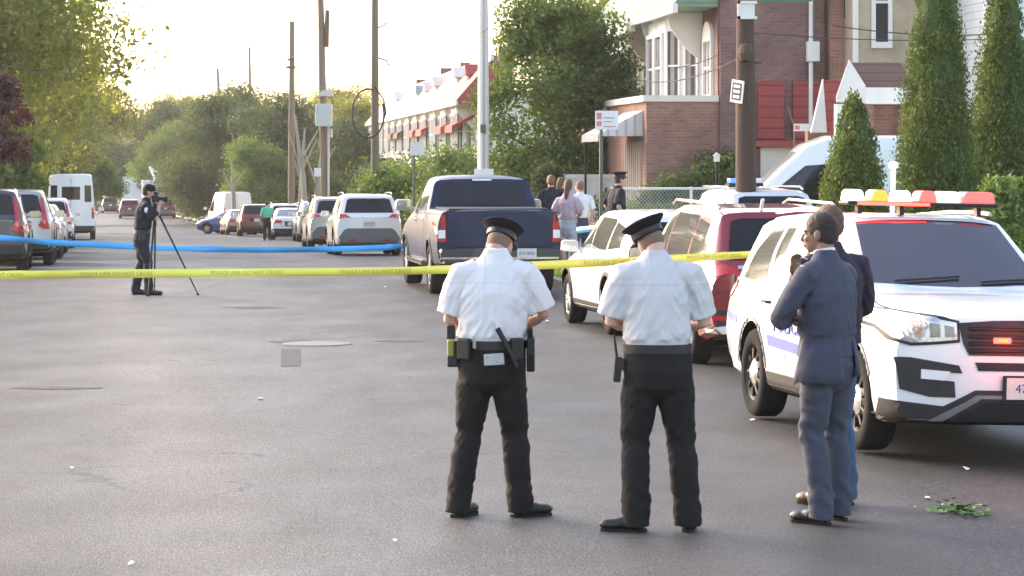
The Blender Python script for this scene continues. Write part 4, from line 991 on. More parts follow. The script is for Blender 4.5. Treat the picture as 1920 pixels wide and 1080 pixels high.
def build_car(name, label, cat, sp, group=None, step=.06):
    root = thing(name, label, cat, (0, 0, 0), 0, group)
    me = car_body(sp); ax = sp['axles']; r = sp['r']; W = sp['W']/2
    cuts = [(x, s*(W+.3) if s < 0 else W-.30, s*(W-.30) if s < 0 else W+.3, r+.055, r+.01) for x in ax for s in (1, -1)]
    cuts = [(x, min(a, b), max(a, b), rr_, zc) for x, a, b, rr_, zc in cuts]
    body = carve(me, cuts, sp['paint'], root); car = Car(body)
    bottom = MB()
    bottom.box(ax[0]+.1, ax[1]-.1, -W+.25, W-.25, interp(sp['bot'], 0)-.06, interp(sp['bot'], 0)+.1)
    for x in ax: bottom.tube([(x, -W+.1, r), (x, W-.1, r)], .05, 8)
    bottom.box(sp['x0']+.35, ax[0]-.1, -W+.35, W-.35, .3, .5); bottom.box(ax[1]+.1, sp['x1']-.45, -W+.35, W-.35, .26, .5)
    bottom.build('underbody', 'well', root)
    add_wheels(root, ax, sp['W']-sp.get('wt', .26), r, sp.get('wtw', .235), sp.get('wstyle', 'alloy'), sp.get('rr'), sp.get('rimm', 'alloy'))
    for p in sp['panels']:
        nm, view, poly, mat = p[:4]; off = p[4] if len(p) > 4 else .006
        if view == 'LS':
            car.panel(nm, 'L', poly, mat, root, off, step=step); car.panel(nm, 'S', poly, mat, root, off, step=step)
        elif view in ('FF', 'RR'):
            car.panel(nm, view[0], poly, mat, root, off, step=step); car.panel(nm, view[0], mir(poly), mat, root, off, step=step)
        else: car.panel(nm, view, poly, mat, root, off, step=step)
    for nm, view, pts, w_, mat in sp.get('lines', []):
        for v in (['L', 'S'] if view == 'LS' else [view]): car.line(nm, v, pts, w_, mat, root)
    for s_ in (1, -1):
        if 'mirror' in sp:
            x, y, z, m_ = sp['mirror'][:4]; mirror_part(root, car, x, y, z, s_, m_, sp.get('mbig', 1))
        for x, z in sp.get('handles', []):
            h, _, _ = car.hit('L' if s_ > 0 else 'S', x, z); mb = MB(); mb.tube([(x-.09, h.y+s_*.005, z), (x-.07, h.y+s_*.035, z), (x+.07, h.y+s_*.035, z), (x+.09, h.y+s_*.005, z)], .013, 8); mb.build('door_handle', sp.get('handlem', sp['paint']), root, smooth=True)
    return root, car
def arcp(cx, cz, r, a0, a1, n=10): return [(cx+r*math.cos(R(lerp(a0, a1, i/n))), cz+r*math.sin(R(lerp(a0, a1, i/n)))) for i in range(n+1)]
def arch_band(cx, r0, r1, cz, a0=-5, a1=185): return arcp(cx, cz, r1, a0, a1, 14)+arcp(cx, cz, r0, a1, a0, 14)
# ------------------------------------------------------------------ police SUV (front right)
EX = dict(W=2.0, x0=-2.62, x1=2.40, axles=(-1.43, 1.43), r=.372, paint='wht', tuck=.06, kf=.22, kfz=.03, kfb=.3, wt=.27, wtw=.245, wstyle='steel', rr=.245, rimm='blackmetal', zmid=.72,
    top=[(-2.62, 1.05), (-2.56, 1.12), (-2.18, 1.66), (-2.0, 1.705), (-1.2, 1.745), (-.3, 1.755), (.05, 1.725), (.92, 1.185), (1.02, 1.18), (1.6, 1.175), (2.1, 1.145), (2.30, 1.10), (2.40, 1.045)],
    edge=[(-2.62, 1.0), (-2.56, 1.09), (-2.2, 1.60), (-2.0, 1.645), (-.9, 1.69), (-.3, 1.69), (.05, 1.655), (.92, 1.15), (1.0, 1.13), (1.6, 1.115), (2.1, 1.075), (2.40, .985)],
    belt=[(-2.62, .98), (-2.5, 1.07), (-1, 1.06), (.95, 1.04), (1.5, 1.03), (2.0, .99), (2.40, .92)],
    roofw=[(-2.62, .80), (-2.5, .80), (-2.1, .66), (-1, .69), (-.2, .68), (.05, .66), (.92, .80), (1.0, .84), (1.6, .83), (2.40, .74)],
    bot=[(-2.62, .42), (-2.2, .32), (-1.0, .27), (1.0, .27), (2.0, .26), (2.40, .30)], wid=[(-2.62, .93), (-2.2, .985), (-1.2, 1), (1.9, 1), (2.3, .965), (2.40, .93)])
lampP = [(.515, .885), (.64, .87), (.82, .855), (.93, .88), (.965, .97), (.972, 1.06), (.84, 1.055), (.66, 1.03), (.52, 1.005)]
EX['panels'] = [
    ('windscreen', 'T', [(.83, -.70), (.87, -.35), (.885, 0), (.87, .35), (.83, .70), (.10, .585), (.085, .3), (.08, 0), (.085, -.3), (.10, -.585)], 'glass_ex', .006),
    ('side_window', 'LS', [(.48, 1.09), (-.33, 1.10), (-.35, 1.615), (-.12, 1.62), (.12, 1.56), (.45, 1.36), (.66, 1.20)], 'glass_side', .005),
    ('side_window', 'LS', [(-.43, 1.10), (-1.22, 1.11), (-1.32, 1.42), (-1.30, 1.60), (-.44, 1.615)], 'glass_side', .005),
    ('quarter_window', 'LS', [(-1.34, 1.12), (-2.10, 1.15), (-1.98, 1.40), (-1.78, 1.57), (-1.42, 1.595), (-1.43, 1.40)], 'glass_side', .005),
    ('rear_window', 'R', [(-.66, 1.13), (.66, 1.13), (.56, 1.55), (-.56, 1.55)], 'glass', .006),
    ('lamp_surround', 'FF', [(.495, .865), (.64, .848), (.83, .832), (.95, .865), (.985, .97), (.988, 1.078), (.84, 1.072), (.66, 1.048), (.50, 1.02)], 'plastic', .012),
    ('headlight', 'FF', lampP, 'lamphead', .020), ('lamp_reflector', 'FF', [(.535, .905), (.60, .90), (.605, .985), (.54, .975)], 'lampdark', .024), ('lamp_reflector', 'FF', [(.63, .90), (.70, .895), (.71, 1.0), (.635, .99)], 'lampdark', .024), ('turn_signal', 'FF', [(.735, .90), (.80, .895), (.82, 1.02), (.74, 1.01)], 'lampwarm', .024),
    ('fog_bezel', 'FF', [(.52, .47), (.70, .47), (.90, .52), (.935, .75), (.83, .75), (.50, .70), (.475, .645), (.72, .655), (.72, .60), (.53, .585)], 'plastic', .010),
    ('fog_slot', 'FF', [(.56, .655), (.76, .668), (.76, .60), (.60, .59)], 'wht', .022),
    ('upper_grille', 'F', [(-.43, .775), (.43, .775), (.47, .85), (.505, 1.005), (.25, 1.025), (0, 1.03), (-.25, 1.025), (-.505, 1.005), (-.47, .85)], 'plastic', .012),
    ('lower_slot', 'F', [(-.36, .665), (.36, .665), (.385, .725), (-.385, .725)], 'blackmetal', .010),
    ('lower_bumper', 'F', [(-.95, .27), (.95, .27), (.965, .44), (.60, .405), (.38, .525), (-.38, .525), (-.60, .405), (-.965, .44)], 'plastic', .020),
    ('intake', 'F', [(-.62, .29), (.62, .29), (.42, .375), (.30, .44), (-.30, .44), (-.42, .375)], 'blackmetal', .0265),
    ('skid_trim', 'F', [(-.70, .30), (-.60, .30), (-.34, .465), (.34, .465), (.60, .30), (.70, .30), (.37, .49), (-.37, .49)], 'skid', .0275),
    ('side_cladding', 'LS', [(-1.02, .26), (1.02, .26), (1.02, .42), (-1.02, .42)], 'plastic', .012),
    ('arch_trim', 'LS', arch_band(1.43, .428, .462, .38, 28, 172), 'bumpergrey', .010), ('arch_trim', 'LS', arch_band(-1.43, .428, .462, .38, 8, 172), 'bumpergrey', .010),
    ('blue_stripe', 'LS', [(.92, .58), (-.90, .635), (-.93, .725), (.95, .665)], 'blueink', .004),
    ('blue_chevron', 'LS', [(-1.93, .76), (-2.4, .80), (-2.45, .86), (-1.93, .83)], 'blueink', .004),
    ('tail_light', 'LS', [(-2.24, .98), (-2.52, .96), (-2.50, 1.16), (-2.28, 1.12)], 'lampred', .012),
    ('pillar_trim', 'LS', [(-.335, 1.09), (-.425, 1.10), (-.435, 1.62), (-.355, 1.62)], 'seam', .004),
]
MT['lampdark'] = M('lamp_reflector', (.16, .15, .15), .15, .8, var=.5, scale=30); MT['lampwarm'] = M('turn_signal_lens', (.5, .36, .28), .2, .3, var=.4, scale=30)
MT['glass_skypale'] = M('windscreen_painted_sky', (.42, .44, .46), .08, .3, var=.3, scale=1.5)  # sky reflection on the van windscreens put into a pale base colour
MT['glass_ex'] = M('windscreen_glass', (.03, .022, .032), .08, var=.25, scale=1.2, spec=.7, coat=.4)
MT['glass_side'] = M('side_glass', (.22, .22, .23), .04, .45, var=.2, scale=2, spec=1, coat=1)  # lighter, part-metal base stands in for bright sky reflected in the panes
MT['mirror'] = M('mirror_glass', (.35, .36, .38), .08, 1, var=.2)
MT['skid'] = M('skid_trim', (.2, .19, .19), .5, .3)
EX['lines'] = [('door_gap', 'LS', [(.98, .34), (.98, .95), (.82, 1.06), (.70, 1.19)], .012, 'seam'), ('door_gap', 'LS', [(-.38, .34), (-.38, 1.08)], .012, 'seam'), ('door_gap', 'LS', [(-1.05, .55), (-1.18, .80), (-1.30, 1.10)], .012, 'seam'), ('door_gap', 'LS', [(.98, .34), (-.95, .34)], .010, 'seam'),
               ('crease', 'LS', [(1.9, .93), (-2.2, .98)], .008, 'wht2'),
               ('bonnet_gap', 'T', [(.97, -.80), (1.6, -.86), (2.0, -.82)], .010, 'seam'), ('bonnet_gap', 'T', [(.97, .80), (1.6, .86), (2.0, .82)], .010, 'seam'),
               ('bonnet_crease', 'T', [(1.0, -.55), (2.15, -.42)], .014, 'wht2'), ('bonnet_crease', 'T', [(1.0, .55), (2.15, .42)], .014, 'wht2')]
EX['mirror'] = (.55, .95, 1.13, 'plastic'); EX['mbig'] = 1.15; EX['handles'] = [(-.20, .97), (-1.02, .99)]; EX['handlem'] = 'plastic'
px_, car = build_car('police_car', 'white police SUV with lit red and white light bar facing the camera on the right', 'police car', EX, step=.028)
px_.location = (3.245, 23.08, gz(2.7, 23)); px_.rotation_euler = (R(0), R(0), R(-79.3))
px_.rotation_euler = (Matrix.Rotation(R(-79.3), 3, 'Z') @ Matrix.Rotation(R(-1.4), 3, 'X')).to_euler()
# grille bars, lamps in it, plate, wipers, rails
mb = MB()
for z in (.81, .86, .91, .965):
    pts = [car.hit('F', y, z)[0]+Vector((.02, 0, 0)) for y in (-.43, -.2, 0, .2, .43)]; mb.tube(pts, .012, 6)
mb.build('grille_bar', 'blackmetal', px_, smooth=True)
for y in (-.20, .16):
    h = car.hit('F', y, .88)[0]; mb = MB(); mb.box(h.x+.02, h.x+.045, y-.065, y+.065, .865, .905); mb.build('grille_lamp', 'litred', px_, bevel=.008)
    h2 = MB(); h2.box(h.x+.046, h.x+.050, y-.035, y+.035, .876, .894); h2.build('lamp_core', 'litamber', px_)
h = car.hit('F', -.02, .5)[0]
mb = MB(); mb.box(h.x+.015, h.x+.035, -.19, .17, .45, .635); pf = mb.build('plate_frame', 'blackmetal', px_, bevel=.006)
mb = MB(); mb.box(h.x+.036, h.x+.040, -.165, .145, .465, .62); pl = mb.build('number_plate', 'plate', pf)
text_obj('plate_number', '4713', .09, 'blueink', Matrix.Translation((h.x+.042, -.01, .54)) @ Matrix(((0, 0, 1, 0), (1, 0, 0, 0), (0, 1, 0, 0), (0, 0, 0, 1))), pf)
for y in (-.45, .25):
    mb = MB(); pts = [car.hit('T', lerp(.86, .80, i/6), y+i*.09-.05)[0]+Vector((0, 0, .025)) for i in range(7)]; mb.tube(pts, .010, 5); mb.build('wiper', 'blackmetal', px_)
for s_ in (1, -1):
    mb = MB(); pts = [(x, s_*interp(EX['roofw'], x)*.95, interp(EX['top'], x)+.015) for x in (-2.0, -1.8, -1.2, -.5, -.2)]; mb.tube(pts, .018, 6); mb.build('roof_rail', 'silver', px_, smooth=True)
text_obj('side_lettering', 'POLICE', .24, 'blueink', Matrix.Translation((-.35, -1.002, .83)) @ Matrix.Rotation(R(90), 4, 'X'), px_, depth=.004)
text_obj('side_lettering', 'POLICE', .24, 'blueink', Matrix.Translation((-.35, 1.002, .83)) @ Matrix.Rotation(R(180), 4, 'Z') @ Matrix.Rotation(R(90), 4, 'X'), px_, depth=.004)
# light bar across the roof
zl = 1.80; xl = -.10
bar = MB(); bar.box(xl-.13, xl+.13, -.63, .63, zl+.015, zl+.045); br = bar.build('light_bar', 'blackmetal', px_, bevel=.012)
for y in (-.5, -.15, .5): mb = MB(); mb.box(xl-.04, xl+.04, y-.018, y+.018, zl-.06, zl+.018); mb.build('bar_foot', 'blackmetal', br)
mods = [(-.63, -.475, 'litwhite'), (-.43, -.275, 'litamber'), (-.23, -.08, 'litwhite'), (-.035, .13, 'litpink'), (.135, .33, 'litwhite'), (.335, .62, 'litpink')]
for a, b, m_ in mods:
    mb = MB(); mb.prism([(a+.005, zl+.047), (b-.005, zl+.047), (b-.02, zl+.12), (b-.04, zl+.14), (a+.04, zl+.14), (a+.02, zl+.12)], xl-.11, xl+.11, 'X'); mb.build('light_module', m_, br, bevel=.012)
mb = MB(); mb.box(xl+.132, xl+.14, -.55, .05, zl+.018, zl+.042); mb.build('red_strip', 'litred', br)
for (x, y, z, e) in ((2.62, -.12, .88, 1.6), (xl-1.2, -.1, zl+.25, 15)):
    ld = bpy.data.lights.new('red_lamp', 'POINT'); ld.energy = e; ld.color = (1, .06, .03); ld.shadow_soft_size = .08; lo = bpy.data.objects.new('red_lamp', ld); C.objects.link(lo); lo.parent = px_; lo.location = (x, y, z)
mb = MB(); mb.tube([(.25, -.80, 1.47), (.25, -.93, 1.50)], .02, 8); mb.ell((.27, -.99, 1.52), (.09, .075, .075), 14, 10); mb.build('spotlight', 'chrome', px_, smooth=True)
mb = MB(); mb.tube([(-.75, -.0, 1.74), (-.75, 0, 2.13)], .022, 8); mb.lathe([(0, 0), (.04, 0), (.035, .05), (0, .06)], 10, mat=Matrix.Translation((-.75, 0, 2.12))); mb.build('antenna', 'wht', px_)

# ------------------------------------------------------------------ generic SUV shapes
def suv(W=1.84, L=4.6, H=1.68, wb=2.68, r=.345, paint='wht', hood=.98, belt=1.0, rearlean=.32, mirr=None, **kw):
    ro = (L-wb)/2+.02; fo = L-wb-ro; x0 = -wb/2-ro; x1 = wb/2+fo
    d = dict(W=W, x0=x0, x1=x1, axles=(-wb/2, wb/2), r=r, paint=paint, tuck=.05, kf=.3, kr=.15)
    xc = x1-1.12; xw = x1-1.92
    d['top'] = [(x0, belt-.02), (x0+.06, belt+.04), (x0+rearlean+.10, H-.07), (x0+rearlean+.35, H-.03), (x0+rearlean+1.3, H), (xw-.3, H-.01), (xw, H-.05), (xc, hood+.10), (xc+.1, hood+.08), (x1-.35, hood-.03), (x1-.1, hood-.14), (x1, hood-.24)]
    d['edge'] = [(a, b-.06) for a, b in d['top']]
    d['belt'] = [(x0, belt-.10), (x0+.15, belt), (xc, belt-.05), (x1-.3, hood-.16), (x1, hood-.34)]
    rw = W/2-.26
    d['roofw'] = [(x0, rw+.1), (x0+.1, rw+.09), (x0+rearlean+.12, rw), (xw, rw), (xc, rw+.12), (x1, rw+.05)]
    d['bot'] = [(x0, .36), (x0+.5, .27), (0, .24), (x1-.4, .24), (x1, .30)]; d['wid'] = [(x0, .93), (x0+.4, .99), (x0+.9, 1), (x1-.5, 1), (x1-.1, .96), (x1, .92)]
    zr = H-.10
    sw = [(xc-.28, belt+.05), (-.05+.10, belt+.05), (-.02+.10, zr), (xw-.15, zr-.01), (xw+.12, zr-.12)]
    sw2 = [(-.0, belt+.05), (-wb/2+.38, belt+.06), (-wb/2+.30, zr-.08), (-wb/2+.35, zr-.02), (.0, zr)]
    sw3 = [(-wb/2+.26, belt+.07), (x0+rearlean+.02, belt+.12), (x0+rearlean+.17, zr-.12), (-wb/2+.24, zr-.05)]
    d['panels'] = [
        ('windscreen', 'T', [(xc-.06, -rw-.0), (xc-.03, 0), (xc-.06, rw+.0), (xw+.10, rw-.10), (xw+.06, 0), (xw+.10, -rw+.10)], 'glass', .005),
        ('side_window', 'LS', sw, 'glass_side', .004), ('side_window', 'LS', sw2, 'glass_side', .004), ('quarter_window', 'LS', sw3, 'glass_side', .004),
        ('rear_window', 'R', [(-rw-.0, belt+.09), (rw+.0, belt+.09), (rw-.09, H-.17), (rw-.2, H-.14), (-rw+.2, H-.14), (-rw+.09, H-.17)], 'glass', .006),
        ('side_cladding', 'LS', [(-wb/2+r+.06, .23), (wb/2-r-.06, .23), (wb/2-r-.06, .36), (-wb/2+r+.06, .36)], 'plastic', .010),
        ('arch_trim', 'LS', arch_band(wb/2, r+.05, r+.095, r+.02, 5, 175), 'plastic', .010), ('arch_trim', 'LS', arch_band(-wb/2, r+.05, r+.095, r+.02, 5, 175), 'plastic', .010),
        ('headlight', 'FF', [(W/2-.40, hood-.30), (W/2-.12, hood-.30), (W/2-.08, hood-.20), (W/2-.16, hood-.17), (W/2-.42, hood-.20)], 'lamphead', .01),
        ('grille', 'F', [(-.42, .55), (.42, .55), (.46, hood-.22), (-.46, hood-.22)], 'plastic', .01), ('lower_bumper', 'F', [(-W/2+.1, .27), (W/2-.1, .27), (W/2-.16, .45), (-W/2+.16, .45)], 'plastic', .012),
    ]
    d['lines'] = [('door_gap', 'LS', [(xc-.02, .4), (xc-.02, belt-.05)], .012, 'seam'), ('door_gap', 'LS', [(.045, .38), (.045, belt+.04)], .012, 'seam'), ('door_gap', 'LS', [(-wb/2+.40, .62), (-wb/2+.32, belt+.04)], .012, 'seam')]
    d['handles'] = [(.22, belt-.08), (-.68, belt-.06)]
    d['mirror'] = (xc-.32, W/2-.06, belt+.07, mirr or paint)
    for k, v in kw.items():
        if k == 'addp': d['panels'] += v
        elif k == 'addl': d['lines'] += v
        else: d[k] = v
    return d
def plate(root, car, y, z, x=None, w_=.31, h=.155, frame=True, txt=None):
    hx = min(car.hit('R', y, z)[0].x, car.hit('R', y, z+h*.4)[0].x, car.hit('R', y, z-h*.4)[0].x)
    mb = MB(); mb.box(hx-.02, hx+.01, y-w_/2, y+w_/2, z-h/2, z+h/2); p = mb.build('number_plate', 'plate', root)
    if txt: text_obj('plate_number', txt, h*.40, 'blueink', Matrix.Translation((hx-.023, y, z)) @ Matrix(((0, 0, -1, 0), (-1, 0, 0, 0), (0, 1, 0, 0), (0, 0, 0, 1))), p)
# ---- red SUV ahead of the police car, seen from behind
RS = suv(W=1.86, L=4.65, H=1.70, wb=2.72, paint='red', belt=1.04, rearlean=.36, r=.35, addp=[
    ('tail_light', 'RR', [(.58, .98), (.86, .96), (.905, 1.03), (.88, 1.10), (.72, 1.09), (.58, 1.05)], 'lampred', .03),
    ('light_strip', 'R', [(-.58, 1.035), (.58, 1.035), (.58, 1.07), (-.58, 1.07)], 'chrome', .012),
    ('rear_bumper', 'R', [(-.90, .42), (.90, .42), (.88, .60), (.60, .63), (-.60, .63), (-.88, .60)], 'plastic', .02),
    ('bumper_trim', 'R', [(-.86, .36), (.86, .36), (.88, .42), (.70, .45), (.60, .40), (-.60, .40), (-.70, .45), (-.88, .42)], 'trim', .03),
    ('reflector', 'RR', [(.66, .50), (.84, .50), (.84, .55), (.66, .55)], 'lampred', .03)],
    addl=[('tailgate_gap', 'R', [(-.62, 1.0), (-.60, .66), (.60, .66), (.62, 1.0)], .014, 'seam'), ('tailgate_crease', 'R', [(-.85, .80), (.85, .80)], .01, 'seam')])
rs, car = build_car('parked_suv', 'red SUV seen from behind between the second officer and the police car', 'car', RS)
rs.location = (2.56, 32.4, gz(2.5, 32)); rs.rotation_euler = (0, 0, math.atan2(.986, -.165))
text_obj('tailgate_lettering', 'EQUINOX', .085, 'chrome', Matrix.Translation((car.hit('R', .3, .90)[0].x-.004, .28, .90)) @ Matrix(((0, 0, -1, 0), (-1, 0, 0, 0), (0, 1, 0, 0), (0, 0, 0, 1))), rs)
plate(rs, car, 0, .74, txt='KLR 2094')
for s_ in (1, -1):
    mb = MB(); mb.tube([(-1.7, s_*.64, 1.66), (-1.5, s_*.65, 1.71), (.3, s_*.65, 1.73), (.5, s_*.64, 1.68)], .018, 6); mb.build('roof_rail', 'silver', rs, smooth=True)
mb = MB(); mb.tube([(-1.75, .2, 1.66), (-1.82, .2, 1.76)], .02, 6); mb.build('antenna', 'wht', rs)
# ---- white crossover ahead of it
WC = suv(W=1.82, L=4.4, H=1.55, wb=2.67, paint='wht', belt=.98, hood=.94, r=.335, addp=[('tail_light', 'RR', [(.5, .90), (.86, .90), (.88, .99), (.5, .97)], 'lampred', .02), ('rear_bumper', 'R', [(-.86, .34), (.86, .34), (.80, .58), (-.80, .58)], 'plastic', .02)])
wc, car = build_car('parked_car', 'white crossover parked between the red SUV and the dark blue pickup', 'car', WC)
wc.location = (1.84, 37.35, 0); wc.rotation_euler = (0, 0, math.atan2(.986, -.165)); plate(wc, car, 0, .75)
# ---- white compact SUV seen from behind in the middle distance
RV = suv(W=1.86, L=4.6, H=1.69, wb=2.69, paint='wht', belt=1.07, rearlean=.34, r=.35, addp=[
    ('tail_light', 'RR', [(.50, 1.03), (.66, 1.04), (.90, .98), (.90, 1.06), (.80, 1.14), (.62, 1.12)], 'lampred', .03),
    ('rear_bumper', 'R', [(-.80, .36), (.80, .36), (.86, .44), (.68, .70), (.58, .74), (-.58, .74), (-.68, .70), (-.86, .44)], 'bumpergrey', .022),
    ('reflector', 'RR', [(.40, .40), (.56, .40), (.56, .44), (.40, .44)], 'lampred', .035)])
MT['bumpergrey'] = M('grey_bumper_plastic', (.14, .14, .145), .6)
rv, car = build_car('parked_suv', 'white compact SUV with grey lower bumper parked ahead of the pickup', 'car', RV)
fw = Vector((-.13, .99)).normalized()
def place_rear(root, px, D, L0, dir_=(-.13, .99), sc=None):
    """put the rear bumper of a car at picture column px and distance D"""
    d = Vector(dir_).normalized(); x = PX(px, D)-d.x*L0; y = D-d.y*L0
    slope = math.atan2(gz(x+d.x*2, y+d.y*2)-gz(x-d.x*2, y-d.y*2), 4); a = math.atan2(d.y, d.x)
    root.location = (x, y, gz(x, y)+(.0)); root.rotation_euler = (Matrix.Rotation(a, 3, 'Z') @ Matrix.Rotation(-slope, 3, 'Y')).to_euler()
place_rear(rv, 693, 78, RV['x0']); plate(rv, car, 0, .86, txt='HGT 5518')
for s_ in (1, -1):
    mb = MB(); mb.tube([(-1.6, s_*.66, 1.66), (-1.4, s_*.66, 1.71), (.3, s_*.66, 1.72), (.5, s_*.64, 1.68)], .018, 6); mb.build('roof_rail', 'silver', rv, smooth=True)
# ---- dark SUV at the left edge
CR = suv(W=1.86, L=4.55, H=1.69, wb=2.62, paint='dkgrey', belt=1.06, rearlean=.30, r=.35, addp=[
    ('tail_light', 'RR', [(.70, .80), (.90, .80), (.90, .90), (.80, .95), (.70, 1.45), (.63, 1.52), (.68, 1.02), (.60, .88)], 'lampred', .04),
    ('rear_bumper', 'R', [(-.88, .34), (.88, .34), (.84, .56), (-.84, .56)], 'plastic', .022), ('number_recess', 'R', [(-.35, .76), (.35, .76), (.38, .93), (-.38, .93)], 'plastic', .01)])
cr, car = build_car('parked_suv', 'dark grey SUV with tall red tail lamps cut by the left edge', 'car', CR)
DL = (-.14, .99)
place_rear(cr, -38, 56.3, CR['x0'], DL); plate(cr, car, 0, .84)
MT['beigep'] = M('beige_paint', (.34, .32, .28), .3, .4, var=.08, coat=1)
def suv_copy(paint, src, name, label, px, D, dir_=(-.14, .99), scale=None, group=None, L0=-2.25):
    r = src.copy(); C.objects.link(r); r['label'] = label; r.name = name
    if group: r['group'] = group
    for ch in list(src.children):
        c = ch.copy(); C.objects.link(c); c.parent = r
        if ch.name.split('.')[0] in ('body', 'mirror', 'door_handle'):
            c.data = ch.data.copy()
            c.data.materials[0] = MT[paint]
        for g in list(ch.children): d = g.copy(); C.objects.link(d); d.parent = c
    place_rear(r, px, D, L0, dir_)
    if scale: r.scale = scale
    return r
suv_copy('silver', cr, 'parked_suv', 'silver SUV right behind the dark one in the left row', 20, 62.8)
# ---- sedan prototype
def sedan(W=1.78, L=4.65, H=1.43, paint='wht', wb=2.72, r=.32):
    x0 = -L/2; x1 = L/2
    d = dict(W=W, x0=x0, x1=x1, axles=(-wb/2, wb/2+.02), r=r, paint=paint, tuck=.05, kf=.3, kr=.16, zmid=.62)
    d['top'] = [(x0, .86), (x0+.06, .97), (x0+.62, 1.02), (x0+1.18, H-.06), (x0+1.6, H-.01), (x0+2.1, H), (x1-2.0, H-.04), (x1-1.18, .98), (x1-1.05, .96), (x1-.3, .82), (x1, .66)]
    d['edge'] = [(a, b-.05) for a, b in d['top']]
    d['belt'] = [(x0, .80), (x0+.2, .91), (x1-1.2, .88), (x1-.3, .74), (x1, .58)]
    d['roofw'] = [(x0, .76), (x0+.6, .74), (x0+1.2, .56), (x1-2.0, .56), (x1-1.15, .74), (x1, .70)]
    d['bot'] = [(x0, .32), (x0+.5, .24), (0, .2), (x1-.4, .2), (x1, .26)]; d['wid'] = [(x0, .93), (x0+.4, .99), (x0+.9, 1), (x1-.5, 1), (x1, .92)]
    zr = H-.09
    d['panels'] = [('windscreen', 'T', [(x1-1.24, -.64), (x1-1.20, 0), (x1-1.24, .64), (x1-1.92, .50), (x1-1.95, 0), (x1-1.92, -.50)], 'glass', .005),
        ('rear_window', 'T', [(x0+.68, -.62), (x0+.66, 0), (x0+.68, .62), (x0+1.14, .48), (x0+1.14, -.48)], 'glass_side', .006),
        ('side_window', 'LS', [(.62, .93), (-.10, .94), (-.08, zr), (.25, zr-.02)], 'glass_side', .004), ('side_window', 'LS', [(-.16, .94), (-.98, .95), (-.82, zr-.07), (-.14, zr)], 'glass_side', .004),
        ('tail_light', 'RR', [(.40, .74), (.84, .74), (.84, .87), (.40, .87)], 'lampred', .02), ('rear_bumper', 'R', [(-.84, .30), (.84, .30), (.84, .50), (-.84, .50)], 'plastic', .015),
        ('plate_recess', 'R', [(-.26, .60), (.26, .60), (.30, .82), (-.30, .82)], 'plastic', .008),
        ('headlight', 'FF', [(.45, .56), (.80, .58), (.80, .68), (.45, .66)], 'lamphead', .01), ('grille', 'F', [(-.35, .36), (.35, .36), (.35, .62), (-.35, .62)], 'plastic', .01)]
    d['lines'] = [('door_gap', 'LS', [(x1-1.35, .35), (x1-1.35, .88)], .012, 'seam'), ('door_gap', 'LS', [(-.12, .34), (-.12, .93)], .012, 'seam'), ('boot_gap', 'R', [(-.62, .94), (-.42, .60), (.42, .60), (.62, .94)], .012, 'seam')]
    d['mirror'] = (.62, .86, .98, paint); d['mbig'] = .85; d['handles'] = [(.05, .84), (-.85, .86)]
    return d
SD = sedan(paint='wht2')
sd, car = build_car('parked_sedan', 'old white sedan seen from behind left of the white compact SUV', 'car', SD)
place_rear(sd, 546, 128, SD['x0']); plate(sd, car, 0, .71)
suv_copy('blue', sd, 'parked_sedan', 'dark blue sedan standing at an angle at the far left of the right hand row', 508, 168, (-.95, .33), L0=-2.3)
suv_copy('silver', sd, 'parked_sedan', 'silver sedan with bright boot, third in the left row of cars', 48, 71)
suv_copy('wht', sd, 'parked_sedan', 'white sedan just before the minibus in the left row', 66, 82)
suv_copy('wht', cr, 'parked_suv', 'white SUV partly seen beside the minibus bumper', 86, 95)
suv_copy('maroon', cr, 'parked_suv', 'dark red SUV behind the person in the green top', 482, 148, (-.13, .99))
suv_copy('wht', rv, 'parked_suv', 'white roofed SUV with dark rear window behind the old sedan', 536, 142, (-.13, .99))
suv_copy('silver', rv, 'parked_suv', 'silver SUV half hidden left of the white compact SUV', 634, 90, (-.13, .99))
suv_copy('beigep', sd, 'parked_sedan', 'beige car between the blue sedan and the dark red SUV', 455, 160, (-.2, .98))
suv_copy('silver', rv, 'parked_suv', 'pale SUV among the pedestrians beside the wooden poles', 600, 118, (-.13, .99))
suv_copy('dkgrey', cr, 'moving_car', 'dark car far away on the road right of the minibus', 207, 300, (-.13, .99))
suv_copy('silver', rv, 'moving_car', 'pale car far down the road beyond the minibus', 188, 330, (-.13, .99))
suv_copy('red', rv, 'fire_department_car', 'red and white emergency car with red lamps far behind the photographer', 243, 250, (-.13, .99))
suv_copy('red', rv, 'fire_department_car', 'second red emergency vehicle right of the photographer far down the road', 310, 255, (-.13, .99))
# ---- dark blue pickup
PU = dict(W=2.04, x0=-3.05, x1=2.85, axles=(-1.87, 1.87), r=.41, paint='navy', tuck=.05, kf=.2, kr=.06, wt=.31, wtw=.28, zmid=.85,
    top=[(-3.05, 1.36), (-3.0, 1.385), (-1.02, 1.385), (-.98, 1.42), (-.82, 1.86), (-.6, 1.90), (.2, 1.92), (.75, 1.90), (1.45, 1.36), (1.55, 1.33), (2.5, 1.25), (2.85, 1.10)],
    edge=[(-3.05, 1.33), (-1.02, 1.34), (-.98, 1.38), (-.82, 1.78), (.75, 1.80), (1.45, 1.30), (2.85, 1.02)],
    belt=[(-3.05, 1.28), (-1.0, 1.28), (1.45, 1.22), (2.85, .95)], roofw=[(-3.05, .94), (-1.02, .94), (-.98, .88), (-.8, .78), (.7, .72), (1.45, .86), (2.85, .86)],
    bot=[(-3.05, .52), (-2.6, .46), (0, .44), (2.4, .40), (2.85, .45)], wid=[(-3.05, .975), (-2.5, .99), (-1.9, 1), (-.8, .97), (.9, .97), (1.87, 1), (2.6, .98), (2.85, .95)])
